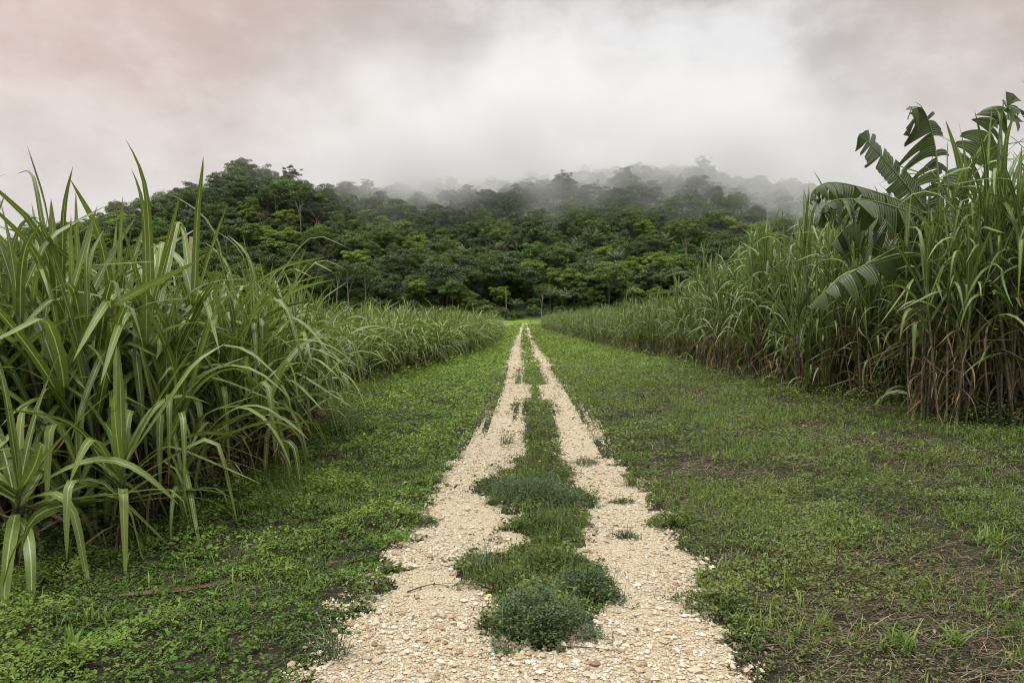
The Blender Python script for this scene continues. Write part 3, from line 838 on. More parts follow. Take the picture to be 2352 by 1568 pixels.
# hand-placed plants in the left foreground
HERO = [
    ('short bushy cane between the low fan-shaped plant and the leaning sheaf', at(400, 1165, 5.9) * [1, 1, 0], 11,
     [dict(path=[(0, 0, 0), (.03, -.03, .25), (.08, -.08, .5)], n=18, pw=.8, L=1.15, W=.052, az=.5, spread=.6, top=.3, out=1.4, erect=.2, droop=1.8, dry=6),
      dict(path=[(-.15, .1, 0), (-.12, .05, .4), (-.1, 0, .8)], n=12, L=1.2, W=.052, az=1.2, spread=.5, top=.35, out=1.2, erect=.15, droop=1.9)]),
    ('short bushy cane behind the two nearest fan-shaped plants', at(95, 1180, 5.5) * [1, 1, 0], 12,
     [dict(path=[(0, 0, 0), (.03, -.03, .35), (.06, -.06, .75)], n=16, pw=.8, L=1.2, W=.055, az=.9, spread=.6, top=.35, out=1.3, erect=.2, droop=1.9, dry=7)]),
    ('short cane leaning over the weeds, second clump behind the low fan-shaped plant', at(500, 1110, 6.7) * [1, 1, 0], 13,
     [dict(path=[(0, 0, 0), (.05, -.04, .3), (.12, -.1, .58)], n=17, pw=.8, L=1.2, W=.052, az=.2, spread=.6, top=.3, out=1.4, erect=.2, droop=1.8, dry=6)]),
    ('short arching cane at the verge midway along the near left block', at(640, 1050, 8.1) * [1, 1, 0], 14,
     [dict(path=[(0, 0, 0), (.08, -.04, .35), (.16, -.1, .65)], n=17, pw=.8, L=1.25, W=.055, az=.2, spread=.6, top=.35, out=1.4, erect=.2, droop=1.8, dry=6),
      dict(path=[(-.15, .1, 0), (-.12, .05, .5), (-.1, 0, .95)], n=12, L=1.25, W=.052, az=1.2, spread=.5, top=.35, out=1.2, erect=.15, droop=1.9)]),
    ('low fan-shaped young cane with arching leaves in front of the left field', at(255, 1255, 5.0) * [1, 1, 0], 3,
     [dict(path=[(0, 0, 0), (.03, -.02, .32), (.06, -.05, .62)], n=26, pw=.75, L=1.25, W=.066, az=.3, spread=.5, top=.3, out=1.45, erect=.2, droop=1.7, dry=6)]),
    ('cane plant cut by the left picture edge with broad leaves bowing to the ground', at(15, 1300, 4.45) * [1, 1, 0], 4,
     [dict(path=[(-.1, .1, 0), (-.06, .04, .3), (.02, 0, .58)], n=24, pw=.75, L=1.25, W=.07, az=.6, spread=.5, top=.25, out=1.5, erect=.3, droop=1.7, dry=5)]),
    ('slender low cane plant between the two nearest fan-shaped ones', at(145, 1235, 5.05) * [1, 1, 0], 5,
     [dict(path=[(0, 0, 0), (.02, 0, .2), (.05, -.03, .42)], n=9, L=1.0, W=.058, az=.2, spread=.4, top=.2, out=.9, erect=.1, droop=1.9, dry=5)]),
    ('tall cane with a dark purple stalk and spear-like top leaf at far left', at(20, 1080, 5.9) * [1, 1, 0], 6,
     [dict(path=[(0, 0, 0), (.06, 0, .75), (.26, 0, 1.55), (.40, -.02, 1.85)], n=9, L=1.3, W=.085, az=.1, spread=.25, top=.45, out=.9, erect=.12, droop=1.8, dry=4),
      dict(path=[(-.2, .1, 0), (-.16, .05, .8), (-.06, 0, 1.5)], n=9, L=1.35, W=.06, az=.5, spread=.3, top=.4, out=.9, erect=.1, droop=2.)]),
    ('cane with a long reddish stalk leaning to the right at far left', at(-40, 1120, 5.7) * [1, 1, 0], 7,
     [dict(path=[(0, 0, .0), (.25, -.05, .62), (.62, -.1, 1.12), (.95, -.12, 1.55)], n=10, L=1.15, W=.06, az=.2, spread=.3, top=.5, out=.95, erect=.05, droop=1.6, dry=4)]),
    ('cane leaning right with a sheaf of long upright leaves, behind the low fan-shaped plant', at(335, 1130, 6.1) * [1, 1, 0], 8,
     [dict(path=[(0, 0, 0), (.08, 0, .4), (.22, 0, .8)], n=9, L=1.4, W=.08, az=.1, spread=.2, top=.3, out=.8, erect=.35, droop=1.3, dry=4),
      dict(path=[(.1, .2, 0), (.12, .15, .6), (.1, .1, 1.25)], n=9, L=1.3, W=.055, az=.9, spread=.3, top=.35, out=1., erect=.1, droop=2.)]),
    ('tall cane whose long top leaves curl over against the sky at far left', at(-60, 1060, 6.0) * [1, 1, 0], 9,
     [dict(path=[(0, 0, 0), (.1, 0, .9), (.2, 0, 1.8)], n=11, L=1.5, W=.058, az=.1, spread=.3, top=.5, out=1., erect=.25, droop=2.5, dry=3),
      dict(path=[(.3, .3, 0), (.35, .25, .9), (.4, .2, 1.65)], n=10, L=1.4, W=.06, az=.4, spread=.4, top=.5, out=.9, erect=.1, droop=2.2)]),
    ('cane leaning out over the verge at the near corner of the left field', at(560, 1120, 7.0) * [1, 1, 0], 10,
     [dict(path=[(0, 0, 0), (.05, -.02, .35), (.16, -.05, .68)], n=12, L=1.3, W=.07, az=.1, spread=.5, top=.3, out=1.1, erect=.2, droop=1.9, dry=5),
      dict(path=[(-.1, .1, 0), (-.1, .05, .5), (-.08, 0, 1.0)], n=10, L=1.3, W=.052, az=.7, spread=.4, top=.3, out=1., erect=.1, droop=2.)]),
]
RHERO = []
rq = np.random.default_rng(77)
for i, (px, d, lab) in enumerate(((2110, 11.5, 'tall right clump, leftmost stool, before the banana stem'), (2175, 10.9, 'tall right clump, stool nearest the camera with hanging brown leaves'), (2240, 11.4, 'tall right clump, stool under the right-leaning banana leaf'),
                                  (2300, 10.9, 'tall right clump, stool with the climbing vine'), (2365, 11.5, 'tall right clump, stool at the right picture edge'), (2200, 12.2, 'tall right clump, rear stool behind the nearest one'), (2330, 12.3, 'tall right clump, rear stool at the right'))):
    cu = []
    for k in range(8):
        a = rq.uniform(0, 6.28); ln = abs(rq.normal(.1, .07)); h = rq.uniform(1.7, 3.25) * (1.15 if px > 2230 else .97); b = np.array([np.cos(a), np.sin(a), 0]) * rq.uniform(.05, .28); dd = np.array([np.cos(a) * ln, np.sin(a) * ln, 1.])
        cu.append(dict(path=[b, b + dd * h * .5, b + dd * h], n=int(rq.integers(8, 11)), L=rq.uniform(1.25, 1.6), W=rq.uniform(.05, .07), az=rq.uniform(0, 6.28), spread=.4, top=.7, out=.75, erect=.08, droop=2.1, dry=8))
    RHERO.append(('very tall cane in the ' + lab, at(px, HY, d) * [1, 1, 0], 30 + i, cu))
GL = 'sugar cane stools of the left field'; GR = 'sugar cane stools of the right field'
for lab, loc, sd, cu in HERO:
    stool_full(700 + sd, 'l', 'cane_stool', lab, GL, cu, loc, 0, 1., .017)

for lab, loc, sd, cu in RHERO:
    stool_full(700 + sd, 'r', 'cane_stool', lab, GR, cu, loc, 0, 1., .016)

# candidate stools, row by row
def rows(edge, side, y0, y1, nrow, spacing, rowgap):
    out = []
    for k in range(nrow):
        y = y0 + rng.uniform(0, spacing)
        while y < y1:
            x = np.interp(y, edge[:, 0], edge[:, 1]) + side * (.35 + k * rowgap) + rng.normal(0, .12)
            out.append((x, y + rng.normal(0, .1), k)); y += spacing * rng.uniform(.75, 1.25)
    return out


LH = np.array([(3, 2.75), (5.2, 2.8), (6.5, 2.65), (8, 2.4), (9.5, 2.4), (11.6, 2.3), (12.5, 2.05), (20, 2.15), (40, 2.15), (65, 2.1)], float)   # wanted height of the tops
RH = np.array([(9, 4.5), (12.4, 4.3), (14.2, 4.1), (17, 4.45), (20, 4.3), (24, 4.05), (27.3, 3.85), (28.3, 2.95), (34, 2.9), (45, 2.55), (127, 2.35)], float)
cands = []
for x, y, k in rows(LEDGE, -1, 5.4, 11.6, 7, .55, .6) + rows(LEDGE, -1, 13., 64, 6, .75, .7):
    cands.append((x, y, k, 'l', np.interp(y, LH[:, 0], LH[:, 1]) / 2.35 * rng.uniform(.9, 1.1)))
for x, y, k in rows(REDGE, 1, 9.9, 128, 7, .85, .8):
    cands.append((x, y, k, 'r', np.interp(y, REDGE[:, 0] * 0 + 0, REDGE[:, 1]) if False else np.interp(y, RH[:, 0], RH[:, 1]) / 3.05 * rng.uniform(.82, 1.14)))
# deeper interior, only tops can be seen
for i in range(700):
    y = rng.uniform(6, 70); x = np.interp(y, LEDGE[:, 0], LEDGE[:, 1]) - 4.8 - rng.uniform(0, 14)
    cands.append((x, y, 12, 'l', np.interp(y, LH[:, 0], LH[:, 1]) / 2.35 * rng.uniform(.88, 1.08)))
for i in range(900):
    y = rng.uniform(11, 128); x = np.interp(y, REDGE[:, 0], REDGE[:, 1]) + 6 + rng.uniform(0, 16)
    cands.append((x, y, 12, 'r', np.interp(y, RH[:, 0], RH[:, 1]) / 3.05 * rng.uniform(.85, 1.03)))
score = [(-c[4] / c[1] * (.8 ** c[2]) if -150 < VX + FP * c[0] / c[1] < 2500 else 0) for c in cands]
order = np.argsort(score, kind='stable')
NIND = 274
ind = [cands[i] for i in order[:NIND]]; rest = [cands[i] for i in order[NIND:]]
ind.sort(key=lambda c: (c[3], c[2], c[1]))
protos = {}; pfull = {}; cnt = {}
ROWN = ['front row', 'second row', 'third row', 'fourth row', 'fifth row', 'sixth row', 'seventh row']
nfull = 0
for x, y, k, typ, sc in ind:
    key = (typ, k); cnt[key] = cnt.get(key, 0) + 1
    fld = 'left' if typ == 'l' else 'right'
    look = ('broad-leaved arching' if typ == 'l' else 'narrow-leaved') if y > 12 else ('tall broad-leaved' if typ == 'l' else 'tall dry-skirted')
    if k < len(ROWN): lab = f'{look} sugar cane, {ordn(cnt[key])} from the camera, {ROWN[k]}, {fld} field'
    else: lab = f'{look} sugar cane, {ordn(cnt[key])} from the camera, deep in the {fld} field'
    v = int(rng.integers(0, 6)); rz = rng.uniform(0, 6.28); loc = (x, y, float(height(x, y)) - .01)
    gname = GL if typ == 'l' else GR
    full = (y < 10.5 and typ == 'l' and k < 2)
    if full:
        nfull += 1; v = v % 3
        if (typ, v) not in pfull:
            pfull[typ, v] = stool_full(100 + v + (50 if typ == 'r' else 0), typ, 'cane_stool', lab, gname, None, loc, rz, sc); continue
        o = copy_tree(pfull[typ, v])
    else:
        if (typ, v) not in protos:
            protos[typ, v] = stool_simple(100 + v + (50 if typ == 'r' else 0), typ, 'cane_stool', lab, gname, loc, rz, sc); continue
        o = copy_tree(protos[typ, v])
    o.location = loc; o.rotation_euler = (0, 0, float(rz)); o.scale = (float(sc) * (1.12 if sc < .95 else 1),) * 2 + (float(sc),); o['label'] = lab; o['group'] = gname

for typ, nm in (('l', 'left'), ('r', 'right')):
    rs = [c for c in rest if c[3] == typ]; n = len(rs)
    P = np.array([(c[0], c[1], float(height(c[0], c[1])) - .01) for c in rs])
    rot = np.stack([rng.normal(0, .05, n), rng.normal(0, .05, n), rng.uniform(0, 6.28, n)], -1)
    s = np.array([c[4] for c in rs]); scl = np.stack([np.maximum(s, .95), np.maximum(s, .95), s], -1)
    src = [[o for o in CHILD[protos[typ, v].name]] for v in range(6) if (typ, v) in protos]
    gn_scatter('sugar_cane', P, rot, scl, rng.integers(0, len(src), n), src, f'farther sugar cane filling the {nm} field')

# a pale stripped cane stump rising over the left field
mb = MB(); q = at(437, 640, 7.6)
tube(mb, spline([(0, 0, -1.3), (0.01, 0, -.6), (0, 0, .2), (-.01, 0, .47)], 10), np.array([.012] * 6 + [.016, .021, .02, .019]), 6)
thing('cane_stump', 'pale cut cane top with ragged yellow sheath above the left field', 'sugar cane', (q[0], q[1], q[2] - .0), 0, None,
      mb.mesh('cane_stump', barkmat('pale sheath', (.42, .36, .2), (.55, .5, .3), 20.)))

# ------------------------------------------------------------------ undergrowth and vines at the field edges
def bush_mesh(rx, ry, h, n, ls, m, seed):
    r = np.random.default_rng(seed); mb = MB()
    x = r.normal(0, rx * .5, n); y = r.normal(0, ry * .5, n); z = h * r.random(n) * np.exp(-(x / rx) ** 2 - (y / ry) ** 2)
    leaflets(mb, np.stack([x, y, z + .02], -1), r.uniform(0, 6.28, n), r.uniform(-.5, .7, n), ls * r.uniform(.6, 1.3, n), ls * r.uniform(.4, .7, n), .25, np.clip(r.normal(.45, .25, n), 0, 1), 0, r.normal(0, .4, n))
    for k in range(16):
        j = r.integers(n); tube(mb, spline([(x[j] * .3, y[j] * .3, 0), (x[j] * .7, y[j] * .7, z[j] * .6), (x[j], y[j], z[j])], 4), .004, 4, .1)
    return mb.mesh('leafy_bush', m)


for i, (px, py, rx, h, n, ls, mm, lab) in enumerate((
        (2010, 925, .8, .75, 700, .06, 'weed_r', 'leafy green undergrowth bush under the low banana leaf at the right field edge'),
        (1880, 905, .6, .55, 420, .055, 'weed_r', 'smaller leafy bush at the foot of the right cane, left of the banana plant'),
        (2240, 975, .7, .5, 700, .06, 'weed_l', 'bright leafy bush at the foot of the tall right clump'),
        (2330, 985, .6, .5, 500, .055, 'weed_d', 'dark leafy bush at the right picture edge under the tall clump'),
        (1760, 890, .7, .4, 400, .05, 'weed_r', 'low bush along the right cane before the verge'),
        (1690, 870, .7, .4, 350, .05, 'weed_d', 'dark low bush at the right cane row farther up'),
        (120, 1250, .45, .35, 500, .045, 'weed_d', 'dark weeds under the near left cane plants'),
        (470, 1165, .4, .3, 400, .045, 'weed_d', 'weeds in the shade of the left cane behind the fan-shaped plant'),
        (760, 1000, .5, .3, 350, .05, 'weed_r', 'weeds at the far corner of the near left cane block'))):
    thing('leafy_bush', lab, 'bush', put(px, py), 0, 'undergrowth at the field edges', bush_mesh(rx, rx * .7, h, n, ls, M[mm], 200 + i))


def vine(pts, n, ls, m, lab, seed, spread=.1):
    r = np.random.default_rng(seed); p = spline(pts, 60); o = p[0].copy(); mb = MB()
    tube(mb, p - o, .004, 5, .2)
    k = r.integers(0, 60, n)
    leaflets(mb, p[k] - o + r.normal(0, spread, (n, 3)), r.uniform(0, 6.28, n), r.uniform(-.9, .3, n), ls * r.uniform(.6, 1.3, n), ls * r.uniform(.5, .8, n), .2, np.clip(r.normal(.7, .25, n), 0, 1), 0, r.normal(0, .4, n))
    thing('vine', lab, 'vine', o, 0, None, mb.mesh('vine', m))


vine([at(2290, 960, 10.4), at(2265, 780, 10.3), at(2285, 690, 10.2), at(2255, 640, 10.2)], 16, .1, M['grass'], 'bright green heart-leaved vine climbing the tall right clump', 1, .05)
vine([at(930, 860, 19.6), at(940, 800, 19.2), at(975, 760, 19.2), at(1005, 745, 19.4)], 170, .1, M['weed_l'], 'leafy vine draped over the left cane farther down the field', 2, .28)

# ------------------------------------------------------------------ banana plant
def banana_leaf(root, pts, hw, seed, droop=.7, tear=.35, hang=.6, side=None, grav=(0., 0.), m_='banana'):
    """midrib through pts; each half blade is torn into strips that hang by themselves"""
    r = np.random.default_rng(seed); nst = 72
    p = spline(pts, nst + 1); tg = np.gradient(p, axis=0); tg /= np.linalg.norm(tg, axis=1)[:, None]
    sd = np.cross(tg, np.array([0, 0, 1.])) if side is None else np.cross(tg, np.asarray(side, float))
    sd /= np.linalg.norm(sd, axis=1)[:, None] + 1e-6
    nup = np.cross(sd, tg)
    s = np.linspace(0, 1, nst + 1)
    w = hw * np.clip(np.minimum(1, .15 + s * 4.5) * (1 - np.clip((s - .55) / .45, 0, 1) ** 1.6 * .78), .05, 1)
    w = np.where(s < .1, hw * .04, w)
    mb = MB(); m = 6; q = np.linspace(0, 1, m + 1)
    for sg in (-1, 1):
        i = 0
        while i < nst:
            ln = int(r.choice([1, 2, 3, 5, 8, 14], p=(lambda q_: q_ / q_.sum())(np.array([.5 * tear, .9 * tear, tear, .8, .9 - .6 * tear, 1. - tear + .05]))))
            j = min(nst, i + ln)
            dr = droop + r.normal(0, .28 * (.3 + tear)); hg = hang * r.uniform(.4, 1.5); skew = r.normal(.25 * tear, .16 * (tear + .1)); lf = r.uniform(.7, 1.1) if tear > .2 else 1.
            v = []; sh = .0
            for k in range(i, j + 1):
                sh = (k - (i + j) / 2) * np.linalg.norm(p[1] - p[0])
                ang = dr + hg * q
                step = w[k] * lf / m
                out = np.cumsum(np.concatenate([[0], np.cos(ang[:-1]) * step])); dn = np.cumsum(np.concatenate([[0], np.sin(ang[:-1]) * step]))
                rip = .012 * np.sin(k * 2.1) * q
                v.append(p[k][None] + sg * sd[k][None] * out[:, None] - nup[k][None] * (dn + rip)[:, None] + tg[k][None] * (skew * q * w[k] - sh * q ** 2 * min(.45, tear * .6))[:, None] - np.array([0, 0, 1.])[None] * (grav[0 if sg < 0 else 1] * w[k] * lf * q ** 1.6)[:, None])
            v = np.array(v); nn = len(v)
            idx = np.arange(nn * (m + 1)).reshape(nn, m + 1)
            f = np.stack([idx[:-1, :-1], idx[:-1, 1:], idx[1:, 1:], idx[1:, :-1]], -1).reshape(-1, 4)
            uv = np.zeros((nn, m + 1, 2)); uv[..., 0] = q; uv[..., 1] = s[i:j + 1, None]
            mb.add(v, f, uv, np.clip(r.normal(.45, .2), 0, 1))
            i = j
    lo = child('leaf', mb.mesh('leaf', M[m_]), root)
    rb = MB(); tube(rb, p, np.interp(s, [0, .15, 1], [.03, .02, .004]), 6)
    child('midrib', rb.mesh('midrib', M['rib']), lo)


BD = 12.9
bb = at(2135, 960, BD); bb[2] = 0
ban = thing('banana_plant', 'banana plant with torn leaves rising behind the tall right cane clump', 'banana plant', bb)


def bl(*pp):
    return [at(a, b, c) - bb for a, b, c in pp]


top = (2140, 520, BD)
banana_leaf(ban, bl(top, (2090, 460, 12.8), (2030, 390, 12.7), (1985, 340, 12.6), (1958, 318, 12.55)), .4, 1, .15, .3, .35, side=(.3, -.93, .2))
banana_leaf(ban, bl((2142, 515, BD), (2138, 420, 12.9), (2125, 330, 12.9), (2100, 262, 12.8), (2072, 262, 12.6)), .5, 2, .5, .95, .5, side=(.15, -.95, .1), grav=(.75, .35))
banana_leaf(ban, bl((2150, 520, BD), (2185, 430, 13.), (2228, 350, 13.1), (2258, 298, 13.1), (2288, 258, 13.), (2318, 268, 12.8)), .5, 3, .2, .8, .4, side=(.3, -.95, .25), grav=(.35, .5))
banana_leaf(ban, bl((2130, 505, BD), (2060, 470, 12.6), (1980, 440, 12.3), (1900, 424, 12.1), (1860, 440, 12.), (1850, 468, 12.)), .33, 4, .8, .45, .6, grav=(.2, .2))
banana_leaf(ban, bl((2135, 520, BD), (2070, 490, 12.2), (1990, 466, 11.9), (1920, 462, 11.7), (1885, 474, 11.6), (1874, 492, 11.6)), .42, 5, .8, .8, .5, grav=(.5, .5))
banana_leaf(ban, bl((2138, 530, BD), (2080, 515, 13.2), (2000, 500, 13.4), (1940, 520, 13.5), (1900, 565, 13.5)), .6, 6, 1.0, .95, .3, grav=(.7, .7))
banana_leaf(ban, bl((2150, 640, BD), (2100, 590, 12.3), (2060, 568, 11.9), (1985, 605, 11.6), (1910, 650, 11.4), (1852, 705, 11.3)), .38, 7, .6, .6, .4, grav=(.45, .45))
banana_leaf(ban, bl((2150, 600, BD), (2110, 560, 13.4), (2060, 585, 13.6), (2020, 640, 13.7)), .4, 8, 1.1, .6, .5, grav=(.5, .5))
banana_leaf(ban, bl((2140, 540, BD), (2115, 560, 12.5), (2095, 640, 12.3), (2088, 740, 12.3)), .22, 9, 1.3, .8, .3, grav=(.3, .3), m_='cane_dry')
banana_leaf(ban, bl((2150, 560, BD), (2180, 560, 12.6), (2195, 640, 12.5), (2192, 730, 12.5)), .2, 10, 1.3, .8, .3, grav=(.3, .3), m_='cane_dry')
mb = MB(); tube(mb, spline([(0, 0, 0), (.03, 0, 1.2), (.02, 0, 2.4), tuple(at(2142, 530, BD) - bb)], 14), np.linspace(.14, .06, 14), 12)
child('pseudostem', mb.mesh('pseudostem', M['pstem']), ban)
fr = MB(); c0 = at(2052, 590, 12.3) - bb
tube(fr, spline([tuple(at(2130, 560, BD) - bb), tuple(at(2085, 560, 12.5) - bb), tuple(c0 + [0, 0, .1]), tuple(at(2056, 650, 12.3) - bb)], 12), .02, 6)
rr = np.random.default_rng(4)
for lv in range(3):
    for k in range(9):
        a = k / 9 * 6.28 + lv; b0 = c0 + np.array([0, 0, -.02 - lv * .13]); d = np.array([np.cos(a), np.sin(a), 0])
        tube(fr, spline([b0 + d * .02, b0 + d * .07 + [0, 0, .02], b0 + d * .1 + [0, 0, .1]], 6), [.009, .015, .017, .017, .013, .005], 6)
child('fruit_bunch', fr.mesh('fruit_bunch', M['fruit']), ban)
bu = MB(); b0 = at(2056, 652, 12.3) - bb
tube(bu, [b0 + [0, 0, -z] for z in (0, .04, .1, .18, .26, .32)], [.012, .035, .05, .045, .025, .004], 10)
child('flower_bud', bu.mesh('flower_bud', M['bud']), ban)

# ------------------------------------------------------------------ trees
def broad_tree(seed, Rr=5.5, H=13., flat=.6, ncl=30, nleaf=120, ls=.45, sparse=0., trunk_r=.22, trunkh=.55):
    r = np.random.default_rng(seed); cr = MB(); tk = MB()
    cz = H - Rr * flat * .95
    nlobe = 4 if Rr > 4 else 3
    lc = np.stack([r.uniform(-.5, .5, nlobe) * Rr, r.uniform(-.5, .5, nlobe) * Rr, r.uniform(-.45, .3, nlobe) * Rr * flat], -1); lc[0] = (0, 0, .1 * Rr * flat)
    lr = r.uniform(.5, .72, nlobe) * Rr; lr[0] = .75 * Rr
    u = r.normal(0, 1, (ncl * 4, 3)); u /= np.linalg.norm(u, axis=1)[:, None]; u = u[u[:, 2] > -.55][:int(ncl * 1.7)]
    li = r.integers(0, nlobe, len(u))
    cen = lc[li] + u * (lr[li] * r.uniform(.7, 1.02, len(u)))[:, None] * np.array([1, 1, flat * 1.15]) + np.array([0, 0, cz])
    for c, uu in zip(cen, u):
        k = int(nleaf * 1.1 * r.uniform(.6, 1.3)); cs = r.uniform(.6, 1.4) * Rr / 5.5
        w = r.normal(0, 1, (k, 3)); w /= np.linalg.norm(w, axis=1)[:, None]
        w[:, 2] = np.where(w[:, 2] < -.25, -w[:, 2] * .7, w[:, 2])
        pos = c + w * (cs * r.uniform(.6 - sparse * .4, 1.05, k)[:, None]) * np.array([1.1, 1.1, .8])
        nz = w * .7 + r.normal(0, .5, (k, 3)) + np.array([0, 0, .45]); az = np.arctan2(nz[:, 1], nz[:, 0])
        el = np.arctan2(-np.hypot(nz[:, 0], nz[:, 1]), np.maximum(nz[:, 2], .05)) * .8
        t = np.clip(r.normal(.42, .16) + r.normal(0, .16, k), 0, 1)
        leaflets(cr, pos, az, el, .78 * ls * r.uniform(.6, 1.4, k), .78 * ls * r.uniform(.4, .85, k), .2, t, 0, r.normal(0, .5, k))
    lean = r.normal(0, .5, 2)
    top_ = np.array([lean[0], lean[1], cz - .1 * Rr])
    tube(tk, spline([(0, 0, -1.), (lean[0] * .2, lean[1] * .3, cz * .4), (lean[0] * .6, lean[1] * .8, cz * .72), top_], 9), np.linspace(trunk_r, trunk_r * .55, 9), 7)
    for j in r.permutation(len(cen))[:6]:
        a = np.array([lean[0] * .6, lean[1] * .7, cz * r.uniform(trunkh, .85)])
        mid = a * .45 + cen[j] * .55 + np.array([0, 0, .5])
        tube(tk, spline([a, mid, cen[j]], 6), np.linspace(trunk_r * .5, .03, 6), 5)
    return cr, tk


def palm(seed, H=6., nf=17, Lf=6.):
    r = np.random.default_rng(seed); cr = MB(); tk = MB()
    for k in range(nf):
        az = k * 2.4 + r.normal(0, .2); th0 = .1 + .75 * (k / nf) + r.normal(0, .06); bend = r.uniform(.6, 1.3)
        s = np.linspace(0, 1, 22); th = th0 + bend * s ** 1.7
        x = np.concatenate([[0], np.cumsum(np.sin(th[:-1]))]) * Lf / 21; z = np.concatenate([[0], np.cumsum(np.cos(th[:-1]))]) * Lf / 21
        p = np.stack([x * np.cos(az), x * np.sin(az), H + z], -1)
        tube(cr, p, np.linspace(.05, .012, 22), 4, .9)
        q = p[3:]; m = len(q)
        for sg in (-1, 1):
            for rep in (0, .5):
                o = q + rep * (np.roll(q, -1, 0) - q); o[-1] = q[-1]
                L = 1.15 * np.sin(np.linspace(.5, 2.9, m)) + .15
                leaflets(cr, o, az + sg * r.uniform(.9, 1.15, m), r.uniform(-.75, -.25, m) + .3 * (1 - s[3:]), L, .14, .1, np.clip(r.normal(.45, .2, m), 0, 1), 0, sg * .3)
    tube(tk, spline([(0, 0, -1), (.05, 0, H * .5), (0, 0, H + .1)], 6), [.28, .24, .2, .2, .22, .24], 8)
    return cr, tk


def bare_tree(seed, H=12., leafy=0):
    r = np.random.default_rng(seed); tk = MB(); cr = MB()
    def br(p, d, L, rad, dep):
        e = p + d * L; m = (p + e) / 2 + r.normal(0, L * .06, 3)
        tube(tk, spline([p, m, e], 4), np.linspace(rad, rad * .65, 4), 4 if dep < 4 else 3)
        if dep >= 5:
            if leafy:
                k = leafy; leaflets(cr, e + r.normal(0, .45, (k, 3)), r.uniform(0, 6.28, k), r.uniform(-.6, .5, k), r.uniform(.15, .4, k), r.uniform(.1, .25, k), .2, np.clip(r.normal(.5, .25, k), 0, 1))
            return
        for k in range(2 if dep < 1 else r.integers(2, 4)):
            nd = d + r.normal(0, .42, 3) + np.array([0, 0, .1]); nd /= np.linalg.norm(nd)
            br(p + (e - p) * r.uniform(.75, 1), nd, L * r.uniform(.6, .85), rad * .62, dep + 1)
    br(np.array([0, 0, -.6]), np.array([r.normal(0, .05), r.normal(0, .05), 1.]), H * .34, .17, 0)
    return cr, tk


KIND = {}   # kind -> list of (crown mesh, trunk mesh, nominal radius)
def reg(k, crtk, ml, mt):
    cr, tk = crtk
    KIND.setdefault(k, []).append((cr.mesh('crown', T[ml]) if cr.n else None, tk.mesh('trunk', M[mt])))


for i in range(3): reg('mid', broad_tree(300 + i, 5.2 + i * .4, 11.5 + i, .75, 30), 'mid', 'bark')
for i in range(3): reg('dark', broad_tree(310 + i, 5.6, 12. + i, .85, 34, 125), 'dark', 'bark')
for i in range(2): reg('bright', broad_tree(320 + i, 4.9, 11., .7, 26, 130, .5), 'bright', 'bark')
for i in range(2): reg('flat', broad_tree(330 + i, 6.4, 12.5, .5, 34, 130, .42), 'mid', 'bark')
for i in range(2): reg('tall', broad_tree(340 + i, 4.3, 17., .7, 20, 100, .42, .4, .2, .45), 'mid', 'pale')
for i in range(2): reg('brown', bare_tree(350 + i, 13., 5), 'brown', 'twig')
for i in range(3): reg('palm', palm(360 + i, 4.5 + 1.5 * i), 'palm', 'bark')
for i in range(2): reg('bare', bare_tree(370 + i, 12.), 'brown', 'twig')
for i in range(2): reg('bush', broad_tree(380 + i, 3.2, 3.6, .6, 22, 110, .32, 0, .1), 'mid', 'bark')
NAMES = {'mid': ('broadleaf_tree', 'mid green round-crowned tree', 'tree'), 'dark': ('broadleaf_tree', 'dark green dense-crowned tree', 'tree'), 'bright': ('broadleaf_tree', 'bright yellow green tree', 'tree'),
         'flat': ('spreading_tree', 'flat-topped spreading tree', 'tree'), 'tall': ('tall_tree', 'tall thin-crowned pale-trunked tree', 'tree'), 'brown': ('sparse_tree', 'brownish sparse-leaved tree', 'tree'),
         'palm': ('palm_tree', 'feathery palm', 'palm'), 'bare': ('bare_tree', 'leafless grey tree', 'tree'), 'bush': ('shrub', 'round green shrub', 'shrub')}
TREES = []    # x, y, kind, scale


def tr(px, d, k, s):
    TREES.append(((px - VX) / FP * d, d, k, s, True))


# trees one can pick out in the photograph
for px, d, k, s in ((1243, 196, 'tall', .62), (1160, 199, 'bush', 1.), (1120, 196, 'bush', 1.25), (1190, 203, 'bush', .7), (1085, 198, 'mid', .6), (1040, 200, 'mid', .85), (1262, 203, 'bush', .8), (1285, 204, 'bush', .9), (1225, 207, 'bush', .8),
                    (1185, 206, 'palm', .55), (1300, 206, 'palm', .75), (1335, 207, 'dark', .7), (1150, 208, 'bright', .75), (1075, 206, 'bright', .72), (960, 207, 'bright', .95), (1010, 212, 'dark', 1.0),
                    (800, 200, 'tall', 1.0), (770, 203, 'tall', 1.05), (840, 205, 'tall', .95), (900, 203, 'dark', .95), (860, 198, 'palm', .7), (940, 201, 'palm', .6), (1175, 222, 'palm', 1.), (1345, 226, 'palm', 1.), (1420, 232, 'palm', 1.05),
                    (1395, 215, 'dark', .9), (1450, 212, 'mid', .9), (1500, 214, 'dark', .95), (1390, 240, 'bright', 1.05), (1280, 222, 'bright', .9), (1225, 236, 'mid', 1.1), (1120, 232, 'mid', 1.), (1330, 205, 'palm', .6),
                    (470, 332, 'bare', 1.25), (575, 338, 'brown', 1.15), (600, 336, 'brown', 1.2), (735, 345, 'bare', .9), (240, 318, 'bare', .95), (660, 338, 'dark', 1.1), (520, 333, 'dark', 1.2), (560, 336, 'dark', 1.3), (430, 328, 'dark', 1.1),
                    (1480, 512, 'flat', 1.2), (1590, 512, 'flat', 1.4), (1560, 300, 'flat', 1.35), (1660, 280, 'bright', 1.15), (600, 250, 'brown', 1.), (640, 262, 'brown', 1.1), (700, 285, 'brown', 1.), (400, 270, 'brown', 1.)):
    tr(px, d, k, s)
